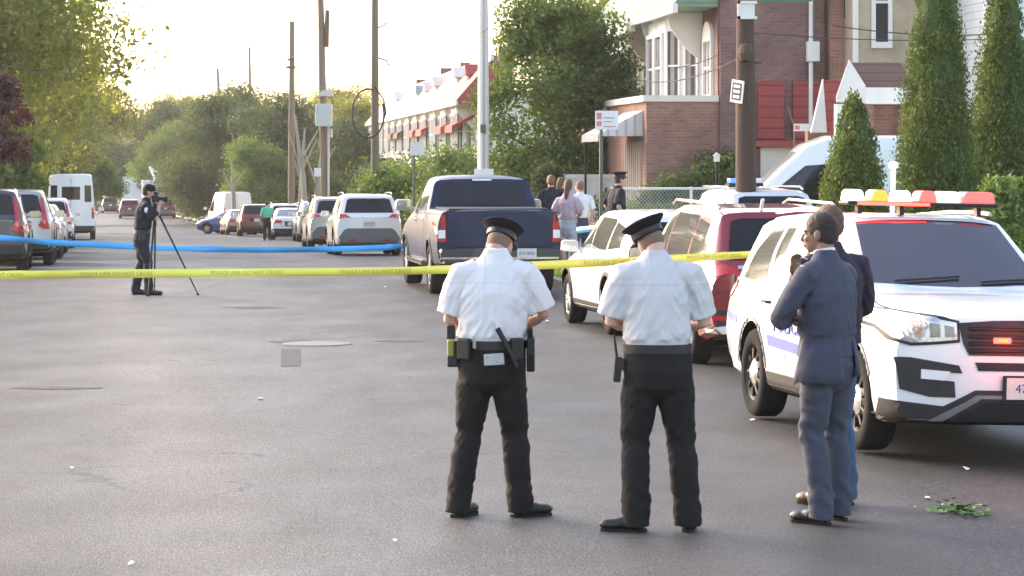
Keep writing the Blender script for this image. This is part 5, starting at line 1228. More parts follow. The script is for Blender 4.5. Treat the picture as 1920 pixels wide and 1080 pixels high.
PU['panels'] = [('rear_window', 'R', [(-.74, 1.41), (.74, 1.41), (.70, 1.74), (.63, 1.80), (-.63, 1.80), (-.70, 1.74)], 'glass', .008),
    ('windscreen', 'T', [(1.38, -.74), (1.42, 0), (1.38, .74), (.84, .62), (.80, 0), (.84, -.62)], 'glass', .005),
    ('side_window', 'LS', [(.95, 1.32), (.30, 1.33), (.30, 1.74), (.70, 1.73)], 'glass_side', .004), ('side_window', 'LS', [(.2, 1.33), (-.72, 1.34), (-.68, 1.70), (.2, 1.74)], 'glass_side', .004),
    ('tail_light', 'RR', [(.845, .87), (.99, .87), (.99, 1.30), (.865, 1.30)], 'lampred', .018), ('reverse_lamp', 'RR', [(.865, .93), (.975, .93), (.975, 1.06), (.865, 1.06)], 'lampwhite', .024),
    ('tailgate', 'R', [(-.83, .80), (.83, .80), (.84, 1.355), (-.84, 1.355)], 'navy', .02), ('tailgate_recess', 'R', [(-.70, .98), (.70, .98), (.66, 1.25), (.30, 1.25), (.22, 1.29), (-.22, 1.29), (-.30, 1.25), (-.66, 1.25)], 'navy', .032),
    ('rear_bumper', 'R', [(-1.0, .50), (1.0, .50), (1.0, .76), (.84, .775), (-.84, .775), (-1.0, .76)], 'navydark', .14),
    ('bumper_edge', 'R', [(-1.0, .60), (1.0, .60), (1.0, .63), (-1.0, .63)], 'chrome', .150),
    ('brake_lamp', 'R', [(-.16, 1.825), (.16, 1.825), (.16, 1.85), (-.16, 1.85)], 'lampwhite', .02),
    ('arch_trim', 'LS', arch_band(1.87, .465, .53, .42, 5, 175), 'navydark', .012), ('arch_trim', 'LS', arch_band(-1.87, .465, .53, .42, 5, 175), 'navydark', .012),
    ('headlight', 'FF', [(.62, .88), (.92, .88), (.92, 1.05), (.62, 1.05)], 'lamphead', .01), ('grille', 'F', [(-.55, .62), (.55, .62), (.58, 1.02), (-.58, 1.02)], 'chrome', .01)]
MT['navydark'] = M('dark_blue_trim', (.02, .024, .032), .35, coat=.4)
PU['lines'] = [('door_gap', 'LS', [(1.25, .52), (1.25, 1.24)], .014, 'seam'), ('door_gap', 'LS', [(.25, .5), (.25, 1.3)], .014, 'seam'), ('door_gap', 'LS', [(-.78, .5), (-.78, 1.3)], .014, 'seam'), ('bed_gap', 'LS', [(-1.0, .5), (-1.0, 1.36)], .022, 'seam')]
PU['mirror'] = (1.0, .97, 1.40, 'silver'); PU['mbig'] = 1.25; PU['handles'] = [(.42, 1.16), (-.62, 1.18)]; PU['handlem'] = 'chrome'
pu, car = build_car('pickup_truck', 'dark blue pickup truck with closed tailgate parked behind the first officer', 'pickup truck', PU)
pu.location = (-.62, 48.85, 0); pu.rotation_euler = (0, 0, math.atan2(.989, -.138))
plate(pu, car, -.42, .69, txt='JDX 8826')
for o in list(pu.children):
    if o.name.startswith('number_plate'): o.location.x -= .13
mb = MB(); hx = car.hit('R', -.3, 1.1)[0].x; mb.tube([(hx-.03, .52, 1.32), (hx-.05, .52, 1.22)], .02, 6); mb.box(-3.17, -3.0, -.95, .95, .755, .775); mb.build('step_pad', 'plastic', pu)
for s_ in (1, -1):
    mb = MB(); mb.tube([(-1.1, s_*1.0, .47), (1.25, s_*1.0, .47)], .05, 8); mb.build('side_step', 'chrome', pu)
mb = MB(); mb.box(-2.95, -1.05, -.80, .80, 1.375, 1.40); mb.build('bed_cover', 'seam', pu)
# ---- white minibus on the left, white high van on the right, boxes far away
def van(label, W, L, H, paint, name='van', hood=1.15, r=.36, nose=1.4, rear_windows=True, cat='van'):
    x0, x1 = -L/2, L/2; d = dict(W=W, x0=x0, x1=x1, axles=(-L*.28, L*.30), r=r, paint=paint, tuck=.03, kf=.25, kr=.04, zmid=.9)
    d['top'] = [(x0, H-.10), (x0+.08, H-.03), (x0+.6, H), (x1-nose-.9, H-.02), (x1-nose-.45, H-.18), (x1-.62, hood+.17), (x1-.5, hood+.10), (x1-.1, hood-.08), (x1, hood-.25)]
    d['edge'] = [(a, b-.10 if a < x1-nose else b-.07) for a, b in d['top']]
    d['belt'] = [(x0, 1.25), (x1-nose, 1.20), (x1-.6, 1.08), (x1, .80)]
    d['roofw'] = [(x0, W/2-.16), (x1-nose-.5, W/2-.17), (x1-.6, W/2-.12), (x1, W/2-.2)]
    d['bot'] = [(x0, .42), (0, .38), (x1, .34)]; d['wid'] = [(x0, .98), (x0+.2, 1), (x1-.6, 1), (x1, .93)]
    d['panels'] = [('windscreen', 'T', [(x1-.68, -W/2+.2), (x1-.64, 0), (x1-.68, W/2-.2), (x1-nose-.28, W/2-.30), (x1-nose-.28, -W/2+.30)], 'glass_skypale', .006),
        ('side_window', 'LS', [(x1-.92, 1.16), (x1-nose-.95, 1.22), (x1-nose-.95, H-.56), (x1-nose-.42, H-.60), (x1-1.15, 1.48)], 'glass', .006),
        ('tail_light', 'RR', [(W/2-.16, .95), (W/2-.05, .95), (W/2-.05, 1.45), (W/2-.16, 1.45)], 'lampred', .02),
        ('rear_bumper', 'R', [(-W/2+.04, .40), (W/2-.04, .40), (W/2-.04, .62), (-W/2+.04, .62)], 'plastic', .10),
        ('headlight', 'FF', [(W/2-.5, .80), (W/2-.15, .80), (W/2-.12, 1.02), (W/2-.35, 1.0)], 'lamphead', .01), ('grille', 'F', [(-.45, .5), (.45, .5), (.45, .95), (-.45, .95)], 'plastic', .01)]
    if rear_windows:
        d['panels'] += [('rear_window', 'R', [(-.40, 1.78), (.40, 1.78), (.40, 2.36), (-.40, 2.36)], 'glass', .01), ('rear_window', 'RR', [(.60, 1.68), (.90, 1.68), (.88, 2.42), (.60, 2.42)], 'glass', .01)]
        for k in range(4): d['panels'].append(('side_window', 'LS', [(x0+.5+k*.95, 1.35), (x0+1.3+k*.95, 1.35), (x0+1.3+k*.95, 2.0), (x0+.5+k*.95, 2.0)], 'glass', .01))
    d['lines'] = [('door_gap', 'LS', [(x1-nose+.05, .5), (x1-nose+.05, 1.2)], .014, 'seam'), ('door_gap', 'LS', [(x1-nose-.98, .5), (x1-nose-.98, H-.5)], .014, 'seam'), ('door_gap', 'R', [(0, .65), (0, H-.2)], .014, 'seam')]
    d['mirror'] = (x1-nose+.28, W/2+.05, 1.38, 'plastic'); d['mbig'] = 1.5
    return build_car(name, label, cat, d)+(d,)
mbus, car, d = van('white minibus with three dark rear windows parked in the left row', 2.15, 6.6, 2.95, 'wht', 'minibus', cat='minibus')
place_rear(mbus, 133, 128, d['x0'], DL)
cv, car, d = van('white cargo van behind the blue sedan in the distance', 2.0, 5.4, 2.5, 'wht', 'cargo_van', rear_windows=False)
place_rear(cv, 446, 186, d['x0'], (-.3, .95))
dv, car, d = van('white high roofed delivery van standing sideways behind the conifers', 2.05, 5.9, 2.66, 'wht', 'delivery_van', rear_windows=False, nose=1.45)
D_ = 55.7; dv.rotation_euler = (0, 0, R(181)); dv.location = (PX(1318, D_)+d['x1'], D_, 0)
# the white police car with blue roof lights beyond the red SUV
pc = suv_copy('wht', rv, 'police_car', 'white police car with blue and white roof lights beyond the red SUV', 1360, 49.5, (-.17, .985))
pc['category'] = 'police car'; zt = 1.74; pc.location.x = PX(1392, 52)
mb = MB(); mb.box(-.2, .05, -.32, .32, zt-.03, zt+.03); br = mb.build('light_bar', 'blackmetal', pc)
for a, b, m_ in ((-.30, -.02, 'lampwhite'), (.0, .30, 'blulens')):
    mb = MB(); mb.box(-.19, .04, a, b, zt+.032, zt+.12); mb.build('light_module', m_, br, bevel=.02)
# far off white lorries and ladder of the fire engine
for px, D, wd, h, lb in ((255, 330, 3.2, 3.9, 'pale building sized lorry at the far end of the road'), (292, 275, 2.6, 3.4, 'white box truck with open boom far behind the photographer')):
    t = thing('box_truck', lb, 'truck', at(px, D), R(98))
    mb = MB(); mb.box(-3, 2, -wd/2, wd/2, .9, h); mb.build('cargo_box', 'wht2', t, bevel=.06)
    mb = MB(); mb.prism([(2.1, .6), (3.7, .6), (3.9, 1.6), (3.4, 2.6), (2.1, 2.6)], -wd/2+.15, wd/2-.15); mb.build('cab', 'wht2', t, bevel=.05)
    mb = MB(); mb.box(-3.05, -3.0, -wd/2, -wd/2+.3, .7, .9); mb.box(-3.05, -3.0, wd/2-.3, wd/2, .7, .9); mb.build('tail_light', 'lampred', t)
    add_wheels(t, (-1.8, 2.8), wd-.3, .5, .3)
    if 'boom' in lb:
        mb = MB(); mb.tube([(-1, 0, 3.4), (-.5, .6, 4.6), (0, -1.8, 2.9)], .14, 8); mb.build('boom', 'wht2', t)
# ================================================================== PEOPLE
MT['skin'] = M('skin', (.47, .27, .19), .55, var=.12, scale=30, bump=.1, bscale=120)
MT['skin2'] = M('skin_brown', (.26, .145, .095), .55, var=.12, scale=30, bump=.1, bscale=120)
MT['skin3'] = M('skin_fair', (.56, .34, .26), .55, var=.12, scale=30, bump=.1, bscale=120)
MT['shirt_w'] = M('white_uniform_shirt', (.68, .655, .655), .8, var=.05, scale=5, bump=.25, bscale=240)
MT['shirt_w2'] = M('pale_uniform_shirt', (.56, .54, .54), .8, var=.05, scale=5, bump=.25, bscale=240)
MT['trs_b'] = M('black_uniform_trousers', (.011, .0095, .010), .85, var=.25, scale=6, bump=.4, bscale=200, spec=.3)
MT['leather'] = M('black_leather', (.009, .008, .008), .5, var=.3, scale=20, bump=.15)
MT['capcloth'] = M('cap_cloth', (.012, .010, .012), .9, var=.2, spec=.2)
MT['suit'] = M('blue_grey_suit_cloth', (.046, .050, .078), .85, var=.12, scale=20, bump=.3, bscale=300)
MT['suit_t'] = M('blue_grey_suit_trousers', (.045, .05, .074), .85, var=.12, scale=20, bump=.3, bscale=300)
MT['plum'] = M('dark_plum_shirt', (.022, .012, .026), .85, var=.15)
MT['jeans'] = M('blue_jeans', (.035, .075, .15), .85, var=.3, scale=9, bump=.3, bscale=200)
MT['navyshirt'] = M('navy_uniform', (.014, .016, .028), .85, var=.2, spec=.3)
MT['hair_d'] = M('dark_hair', (.03, .018, .013), .6, var=.4, scale=60, bump=.8, bscale=160)
MT['hair_b'] = M('brown_hair', (.14, .07, .035), .6, var=.4, scale=60, bump=.8, bscale=160)
MT['hair_s'] = M('short_fair_hair', (.22, .13, .085), .7, var=.3, scale=80, bump=.6, bscale=200)
MT['shoe_br'] = M('brown_leather', (.12, .06, .03), .4, var=.3)
MT['pink'] = M('pink_cloth', (.5, .36, .40), .85); MT['greycl'] = M('grey_cloth', (.42, .42, .45), .85); MT['mint'] = M('mint_green_cloth', (.12, .55, .36), .85)
MT['whitecl'] = M('white_cloth', (.7, .68, .66), .85); MT['eyew'] = M('eye_white', (.7, .68, .65), .3)
MT['yel'] = M('yellow_plastic', (.26, .26, .05), .4); MT['paper'] = M('paper', (.75, .74, .7), .8); MT['silverb'] = M('silver_wrapping', (.45, .45, .45), .35, .5, var=.3, scale=30, bump=.6)
MT['orangehair'] = M('auburn_hair', (.17, .07, .03), .6, var=.3, scale=50)
def remeshed(name, mb, vox, mat, parent, it=3, fold=None):
    o = mb.build(name, mat, None, merge=False)
    m = o.modifiers.new('r', 'REMESH'); m.mode = 'VOXEL'; m.voxel_size = vox; m.use_smooth_shade = True
    if it: s = o.modifiers.new('s', 'SMOOTH'); s.iterations = it; s.factor = .5
    baked(o); me = o.data
    while len(me.materials) > 1: me.materials.pop()
    if not me.materials: me.materials.append(MT[mat])
    me.materials[0] = MT[mat]
    if fold:
        me.calc_loop_triangles(); nr = [v.normal.copy() for v in me.vertices]
        for v, n in zip(me.vertices, nr): v.co += n*fold(v.co)
    me.shade_smooth(); o.parent = parent
    return o
def nz(v): return noise.noise(v)
def head_shapes(mb, T, big=1.0):
    e = lambda c, r: mb.ell(c, r, 18, 12, mat=T)
    e((0, -.012, .030), (.075, .097, .098)); e((0, .028, -.035), (.060, .068, .075)); e((0, .045, -.075), (.040, .042, .034)); e((0, -.03, -.04), (.058, .06, .06))
    mb.tube([T @ Vector(p) for p in ((0, .088, .018), (0, .104, -.008), (0, .112, -.026), (0, .095, -.036))], [.008, .011, .014, .010], 8)
    for s in (1, -1):
        e((s*.0765, -.006, -.006), (.009, .021, .033)); e((s*.080, -.014, .010), (.006, .014, .016)); e((s*.032, .076, .026), (.026, .014, .008)); e((s*.040, .066, -.022), (.022, .020, .016))
    e((0, .092, -.056), (.024, .010, .006)); e((0, .090, -.066), (.019, .010, .006))
def hand_shapes(mb, wrist, d, nrm, s=1.0, curl=.55, side=1):
    """palm, four fingers and a thumb; d points along the hand, nrm out of the back of the hand"""
    d = Vector(d).normalized(); n = Vector(nrm); n = (n-d*n.dot(d)).normalized(); a = d.cross(n)*side
    w_ = Vector(wrist); k = w_+d*.085*s
    mb.tube([w_-d*.02, w_+d*.02, w_+d*.055*s, k], [(.016*s, .026*s), (.016*s, .033*s), (.015*s, .041*s), (.012*s, .041*s)] if False else [.024*s, .024*s, .022*s, .018*s], 10)
    for i, off in enumerate((-.030, -.010, .010, .029)):
        b = w_+d*.02*s+a*off*.8*s; e = k+a*off*s
        mb.tube([b, e], [.014*s, .0115*s], 8)
        L = [.078, .088, .082, .064][i]*s; dd = d.copy(); p = e.copy(); pts = [p.copy()]; c = curl*(1+.12*(i-1.5))
        for j, f in enumerate((.45, .32, .23)):
            dd = (Matrix.Rotation(-c*(1.1 if j else .8), 3, d.cross(n)) @ dd).normalized(); p = p+dd*L*f; pts.append(p.copy())
        mb.tube(pts, [.0100*s, .0094*s, .0086*s, .0070*s], 8)
    b = w_+d*.018*s-a*.026*s; t1 = b-a*.026*s+d*.030*s-n*.008*s; t2 = t1+d*.030*s-n*.016*s-a*.006*s; t3 = t2+d*.024*s-n*.012*s+a*.006*s
    mb.tube([b, t1, t2, t3], [.015*s, .0125*s, .0105*s, .008*s], 8)
def person(label, loc, yaw, J, fit, group=None, vox=.0075, hs=1.0):
    t = thing('person', label, 'person', loc, yaw, group)
    V = Vector; g = lambda k: V(J[k])
    H = Matrix.Translation(g('head')) @ Euler(J.get('hrot', (0, 0, 0))).to_matrix().to_4x4() @ Matrix.Scale(hs, 4)
    mb = MB(); bl = fit.get('bulk', 1.0)
    neck = g('neck'); hip = g('pelvis'); ch = g('chest')
    # ---- continuous body
    mb.tube([hip+V((0, 0, -.10)), hip, hip.lerp(ch, .5), ch, ch.lerp(neck, .6), neck], [(.10, .15), (.12*bl, .165*bl), (.105*bl, .145*bl), (.115*bl, .175), (.08, .12), (.058, .062)], 18) if False else None
    def sect(z, rx, ry, c): return [(c.x+rx*math.cos(a), c.y+ry*math.sin(a), z) for a in [2*math.pi*i/24 for i in range(24)]]
    def loft(st, m_):
        vs = []; fs = []
        for z, rx, ry, cx, cy in st: vs += [(cx+rx*math.copysign(abs(math.cos(a))**.9, math.cos(a)), cy+ry*math.copysign(abs(math.sin(a))**.9, math.sin(a)), z) for a in [2*math.pi*i/28 for i in range(28)]]
        n = 28
        for i in range(len(st)-1):
            for j in range(n): fs.append((i*n+j, i*n+(j+1) % n, (i+1)*n+(j+1) % n, (i+1)*n+j))
        fs += [tuple(range(n-1, -1, -1)), tuple(range((len(st)-1)*n, len(st)*n))]; m_.add(vs, fs)
    def axis(z):
        if z < ch.z: f = (z-hip.z)/(ch.z-hip.z); c = hip.lerp(ch, f)
        else: f = (z-ch.z)/(neck.z-ch.z); c = ch.lerp(neck, f)
        return c.x, c.y
    tor = [(hip.z-.12, .09, .08), (hip.z-.03, .155, .11), (hip.z+.10, .135*bl, .095*bl), (ch.z-.10, .15*bl, .105*bl), (ch.z+.02, .165, .11), (ch.z+.13, .14, .085), (neck.z-.03, .07, .06), (neck.z, .055, .058)]
    loft([(z, a, b, *axis(z)) for z, a, b in tor], mb)
    mb.tube([neck+V((0, 0, -.05)), neck, H @ V((0, -.025, -.05))], [.066, .060, .055], 16)
    head_shapes(mb, H)
    for s in 'LR':
        sh, el, wr = g('sh'+s), g('el'+s), g('wr'+s); kn, an, to = g('kn'+s), g('an'+s), g('toe'+s)
        mb.tube([sh.lerp(ch, .25), sh, sh.lerp(el, .35), el, el.lerp(wr, .35), wr], [.055, .056, .050, .039, .042, .026], 14)
        hp = hip+V(((.09 if s == 'R' else -.09), 0, -.06)); mb.tube([hp, hp.lerp(kn, .4), kn, kn.lerp(an, .35), an], [.078, .068, .050, .052, .034], 14)
        mb.tube([an+V((0, 0, -.02)), an.lerp(to, .45)+V((0, 0, -.02)), an.lerp(to, .72)+V((0, 0, -.02))], [.032, .030, .020], 10)
        hd = V(J.get('hd'+s, (wr-el))); hn = V(J.get('hn'+s, (0, 0, 1)))
        hand_shapes(mb, wr, hd, hn, curl=J.get('curl', .55), side=1 if s == 'L' else -1)
    remeshed('body', mb, vox, fit['skin'], t, 2)
    # eyes
    for s in (1, -1):
        e = MB(); e.ell((s*.031, .081, .010), (.012, .010, .007), 10, 8, mat=H); e.build('eye', 'eyew', t, smooth=True)
    # ---- hair
    if 'hair' in fit:
        hb = MB(); hb.ell((0, -.020, .040), (.083, .102, .100), 20, 14, mat=H); hb.ell((0, -.045, -.005), (.078, .073, .075), 18, 12, mat=H)
        if fit.get('long'):
            hb.tube([H @ V(p) for p in ((0, -.06, .03), (0, -.10, -.06), (0, -.11, -.16), (0, -.10, -.26))], [(.06, .088), (.05, .092), (.042, .09), (.03, .06)], 14)
        remeshed('hair', hb, vox*1.2, fit['hair'], t, 2, fold=lambda c: .004*nz(c*60))
        # cut the face free by pushing it under: the hair shell lies behind the face
    # ---- trousers
    if fit.get('legs', 'trs_b'):
        tb = MB(); wz = J['waist']; cx, cy = axis(wz); lw = fit.get('lw', 1.0); ww = fit.get('ww', .19); wd = ww*.72
        shorts = fit.get('shorts')
        loft([(wz-.30, .10, .09, hip.x, hip.y), (wz-.24, ww*.97, wd*.98, hip.x, hip.y-.005), (wz-.14, ww*1.03, wd*1.08, lerp(cx, hip.x, .6), lerp(cy, hip.y, .6)-.012), (wz-.05, ww*1.01, wd*1.03, cx, cy), (wz+.012, ww*.98, wd*.99, cx, cy)], tb)
        for s in 'LR':
            sg = 1 if s == 'R' else -1; kn, an = g('kn'+s), g('an'+s); hp = V((hip.x+sg*ww*.50, hip.y-.005, wz-.20))
            if shorts: tb.tube([hp, hp.lerp(kn, .55)], [.105*lw, .10*lw], 16); continue
            tb.tube([hp, hp.lerp(kn, .35), hp.lerp(kn, .75), kn+V((0, .01, 0)), kn.lerp(an, .35)+V((0, -.012, 0)), kn.lerp(an, .75)+V((0, -.006, 0)), an+V((0, -.004, -.035)), an+V((0, .0, -.065))],
                    [.100*lw, .102*lw, .086*lw, .078*lw, .079*lw, .074*lw, .074*lw, .077*lw], 20)
        kz = (J['knL'][2]+J['knR'][2])/2
        def fold(c):
            seat = math.exp(-((c.z-(wz-.30))/.10)**2); kf = math.exp(-((c.z-kz)/.12)**2); af = math.exp(-((c.z-.17)/.11)**2)
            a = nz(V((c.x*7, c.y*7, c.z*15+c.x*12)))*.012*(.25+kf+.9*af+.5*seat)
            b = nz(V((c.x*14+5, c.y*14, c.z*24-c.x*26)))*.006*(.3+kf+af+seat)
            r = 1-abs(nz(V((c.x*9+3, c.y*9, c.z*19+c.x*20))))*2
            return a+b+.007*r*(kf*.7+af+.4*seat)*.8
        remeshed('shorts' if shorts else 'trousers', tb, vox*1.35, fit.get('legs', 'trs_b'), t, 2, fold)
    # ---- shirt or jacket
    sb = MB(); wz = J['waist']; sw = fit.get('sw', 1.0); bot = J.get('hem', wz-.0); fl = fit.get('flare', 0)
    st = []
    shz = (g('shL').z+g('shR').z)/2
    if bot < wz-.05: st.append((bot, (.205+fl)*sw, (.150+fl)*sw))
    else: st.append((bot-.012, .183*sw, .135*sw))
    st += [(wz+.05, .197*sw if not fl else .185*sw, .142*sw), (wz+.14, .200*sw, .148*sw), (ch.z-.08, .205*sw, .148*sw), (ch.z+.02, .215*sw, .145*sw), (shz-.06, .205*sw, .130), (shz-.01, .180, .112), (shz+.03, .150, .098), (shz+.055, .118, .084), (neck.z-.005, .092, .074), (neck.z+.018, .076, .068), (neck.z+fit.get('collar', .04), .067, .065)]
    loft([(z, a, b, *axis(min(z, neck.z))) for z, a, b in st], sb)
    long = fit.get('sleeve') == 'long'
    for s in 'LR':
        sh, el, wr = g('sh'+s), g('el'+s), g('wr'+s)
        if fit.get('sleeve') == 'none': continue
        nk = V((neck.x, neck.y, sh.z+.01)); q0 = sh.lerp(nk, .42)+V((0, 0, -.012))
        if long: sb.tube([q0, sh+V((0, 0, -.022)), sh.lerp(el, .4), sh.lerp(el, .85), el, el.lerp(wr, .25), el.lerp(wr, .65), el.lerp(wr, .93)], [.072, .074, .074, .066, .062, .062, .052, .045], 18)
        else: sb.tube([q0, sh+V((0, 0, -.022)), sh.lerp(el, .35), sh.lerp(el, .62), sh.lerp(el, .86)], [.072, .076, .082, .087, .092], 18)
    seed = fit.get('seed', 0)
    def foldS(c):
        up = max(0, min(1, (c.z-wz)/.12)); lowf = math.exp(-((c.z-wz-.04)/.09)**2); dx = abs(c.x)
        arm = math.exp(-(((dx-.19)/.09)**2+((c.z-(shz-.17))/.13)**2))
        q = V((c.x*9*(1)+seed, c.y*8, c.z*9+abs(c.x)*14))
        q2 = V((c.x*16+seed*2, c.y*12+4, c.z*20-c.x*15))
        r = 1-abs(nz(q))*2.2
        rd = 1-abs(nz(V((c.x*11-seed, c.y*9, c.z*13+c.x*22*(1 if c.x > 0 else -1)))))*3
        pl = 0
        if fit.get('pleats') and c.y < axis(c.z)[1]-.04:
            for xx in (-.055, .045): pl += .0035*math.exp(-((c.x-xx)/.0045)**2)
            pl += .003*math.exp(-((c.z-(shz-.07))/.005)**2)
        return sst((c.z-(wz+.02))/.035)*(.0105*r*(.25+arm+1.0*lowf)+.006*nz(q2)*(.6+arm+lowf)+.005*rd*(arm+.8*lowf+.15)+.007*nz(c*5+V((seed, 0, 0)))+pl)
    shirt = remeshed(fit.get('topname', 'shirt'), sb, vox*(1.0 if vox < .007 else 1.25), fit['top'], t, 6, foldS)
    # ---- shoes
    for s in 'LR':
        an, to = g('an'+s), g('toe'+s); d = (to-an); d.z = 0; L = d.length; d.normalize(); a = math.atan2(d.y, d.x)
        T = Matrix.Translation((an.x, an.y, an.z-.095)) @ Matrix.Rotation(a, 4, 'Z')
        m2 = MB()
        m2.ell((-.015, 0, .055), (.052, .038, .048), 14, 10, mat=T); m2.ell((.06, 0, .045), (.09, .042, .040), 14, 10, mat=T); m2.ell((.15, 0, .036), (.072, .046, .034), 14, 10, mat=T)
        m2.tube([T @ V((-.01, 0, .05)), T @ V((-.01, 0, .115))], [.046, .042], 12)
        sh_ = remeshed('shoe', m2, .008, fit.get('shoe', 'leather'), t, 2)
        so_ = MB(); pl = [(x_*.93, y_*.88) for x_, y_ in [(-.068+.0, -.02), (-.05, -.036), (0, -.040), (.06, -.040), (.14, -.050), (.195, -.044), (.226, -.018), (.226, .018), (.195, .044), (.14, .050), (.06, .040), (0, .040), (-.05, .036), (-.068, .02)]]
        n_ = len(pl); vs = [T @ V((x, y, -.006)) for x, y in pl]+[T @ V((x, y, .012)) for x, y in pl]
        so_.add(vs, [tuple(range(n_)), tuple(range(2*n_-1, n_-1, -1))]+[(i, n_+i, n_+(i+1) % n_, (i+1) % n_) for i in range(n_)]); so_.build('sole', 'rubber', sh_)
    # ---- belt
    if fit.get('belt'):
        cx, cy = axis(wz); b = MB(); n = 40; ww = fit.get('ww', .19)*.995; wd = fit.get('ww', .19)*.735
        for z0, z1 in ((wz-.035, wz+.018),):
            o_ = [(cx+ww*math.copysign(abs(math.cos(a))**.9, math.cos(a))*k, cy+wd*math.copysign(abs(math.sin(a))**.9, math.sin(a))*k, z) for z, k in ((z0, .97), (z0, 1.03), (z1, 1.03), (z1, .97)) for a in [2*math.pi*i/n for i in range(n)]]
            b.add(o_, [(r*n+i, r*n+(i+1) % n, (r+1)*n+(i+1) % n, (r+1)*n+i) for r in range(3) for i in range(n)])
        b.build('belt', 'leather', t, smooth=True)
    if fit.get('cap'):
        K = H @ Matrix.Rotation(R(fit.get('capx', -6)), 4, 'X') @ Matrix.Rotation(R(fit.get('capy', 0)), 4, 'Y') @ Matrix.Translation((0, -.012, .054)) @ Matrix.Scale(fit.get('capk', .99), 4)
        c = MB(); c.lathe([(.088, 0), (.090, .045), (.096, .05), (.122, .072), (.129, .080), (.126, .087), (.10, .094), (.05, .098), (0, .099)], 32, mat=K, sy=1.10); c.lathe([(0, .02), (.087, .004)], 32, mat=K, sy=1.1)
        cp = c.build('cap', 'capcloth', t, smooth=R(60))
        b = MB(); b.lathe([(.0905, .004), (.0925, .006), (.0925, .036), (.0905, .038)], 32, mat=K, sy=1.10); b.build('cap_band', 'leather', cp, smooth=True)
        vz = MB(); vp_ = []; n = 12
        for i in range(n+1):
            a = R(lerp(20, 160, i/n)); ri, ro = .088, .088+.055*math.sin(math.pi*i/n)**.6
            vp_.append(((ri*math.cos(a), ri*1.1*math.sin(a), .008), (ro*math.cos(a)*.98, ro*1.1*math.sin(a), -.014)))
        vs = [K @ V(p) for q in vp_ for p in q]+[K @ (V(p)+V((0, 0, .004))) for q in vp_ for p in q]; m_ = 2*(n+1)
        fs = [(2*i, 2*i+1, 2*i+3, 2*i+2) for i in range(n)]+[(m_+2*i, m_+2*i+2, m_+2*i+3, m_+2*i+1) for i in range(n)]+[(2*i+1, m_+2*i+1, m_+2*i+3, 2*i+3) for i in range(n)]
        vz.add(vs, fs); vz.build('visor', 'leather', cp, smooth=R(50))
        if fit.get('badge'):
            bd = MB(); bd.ell((0, .100*1.1, .045), (.018, .006, .024), 10, 8, mat=K); bd.build('cap_badge', 'chrome', cp, smooth=True)
    return t, H
def J_stand(**k):
    j = dict(pelvis=(0, 0, .97), chest=(0, .0, 1.36), neck=(0, .02, 1.56), head=(0, .06, 1.70), waist=1.06, shL=(-.20, 0, 1.49), shR=(.20, 0, 1.49), elL=(-.27, -.02, 1.20), elR=(.27, -.02, 1.20), wrL=(-.26, .08, .96), wrR=(.26, .08, .96),
             knL=(-.12, .03, .52), knR=(.12, .03, .52), anL=(-.13, -.02, .095), anR=(.13, -.02, .095), toeL=(-.17, .15, .03), toeR=(.17, .15, .03), hdL=(0, .2, -1), hdR=(0, .2, -1), hnL=(-1, 0, 0), hnR=(1, 0, 0), curl=.35)
    j.update(k); return j
def on_ground(px, D): x = PX(px, D); return (x, D, gz(x, D))
# ---- first officer
JA = J_stand(pelvis=(-.01, 0, .96), chest=(0, .02, 1.35), neck=(.015, .045, 1.595), head=(.03, .125, 1.645), hrot=(R(-40), R(3), R(-18)), waist=1.065,
    shL=(-.205, .0, 1.51), shR=(.205, .0, 1.515), elL=(-.272, .035, 1.20), elR=(.308, .06, 1.235), wrL=(-.10, .27, 1.14), wrR=(.12, .27, 1.14), hdL=(.8, .5, .15), hdR=(-.8, .5, .15), hnL=(0, .3, -1), hnR=(0, .2, 1),
    knL=(-.155, .05, .52), knR=(.125, .045, .52), anL=(-.215, -.0, .10), anR=(.165, .02, .098), toeL=(-.13, .17, .03), toeR=(.34, .12, .03), curl=.6)
fa = dict(skin='skin', top='shirt_w', legs='trs_b', belt=1, cap=1, ww=.205, sw=1.04, lw=1.05, bulk=1.08, seed=3, capx=14, badge=1, pleats=1, collar=.045)
pa, HA = person('officer in bright white shirt with yellow stun gun on the left hip', on_ground(925, 17.62), R(-3), JA, fa, vox=.0062)
def gear(parent, name, mat, fn, bevel=.004, smooth=False):
    m = MB(); fn(m); return m.build(name, mat, parent, bevel=bevel, smooth=smooth)
RX = lambda a, ax: Matrix.Rotation(R(a), 4, ax); TR = lambda *p: Matrix.Translation(p)
h = gear(pa, 'stun_gun_holster', 'leather', lambda m: m.box(-.035, .035, -.05, .05, -.14, .02, mat=TR(-.245, -.02, 1.06)), .012)
gear(h, 'stun_gun', 'yel', lambda m: m.box(-.020, .020, -.035, .02, -.06, .045, mat=TR(-.255, -.065, 1.05) @ RX(10, 'X')), .010)
gear(h, 'grip', 'blackmetal', lambda m: m.box(-.026, .026, -.02, .02, -.03, .055, mat=TR(-.255, -.06, 1.12)), .008)
gear(h, 'pouch', 'leather', lambda m: m.box(-.05, .04, -.02, .02, -.075, .055, mat=TR(-.165, -.13, 1.045) @ RX(-30, 'Z')), .010)
gear(h, 'buckle', 'chrome', lambda m: m.box(-.01, .01, -.004, .004, -.03, .03, mat=TR(-.105, -.158, 1.07)), .002)
gear(pa, 'baton', 'blackmetal', lambda m: m.tube([(.035, -.185, 1.165), (.10, -.190, 1.05), (.155, -.180, .93)], [.017, .016, .012], 12), 0, True)
h = gear(pa, 'pistol_holster', 'leather', lambda m: m.prism([(-.05, .04), (.055, .05), (.05, -.05), (.02, -.17), (-.025, -.17), (-.05, -.06)], -.02, .03, 'X'), .008)
h.location = (.225, -.01, 1.06)
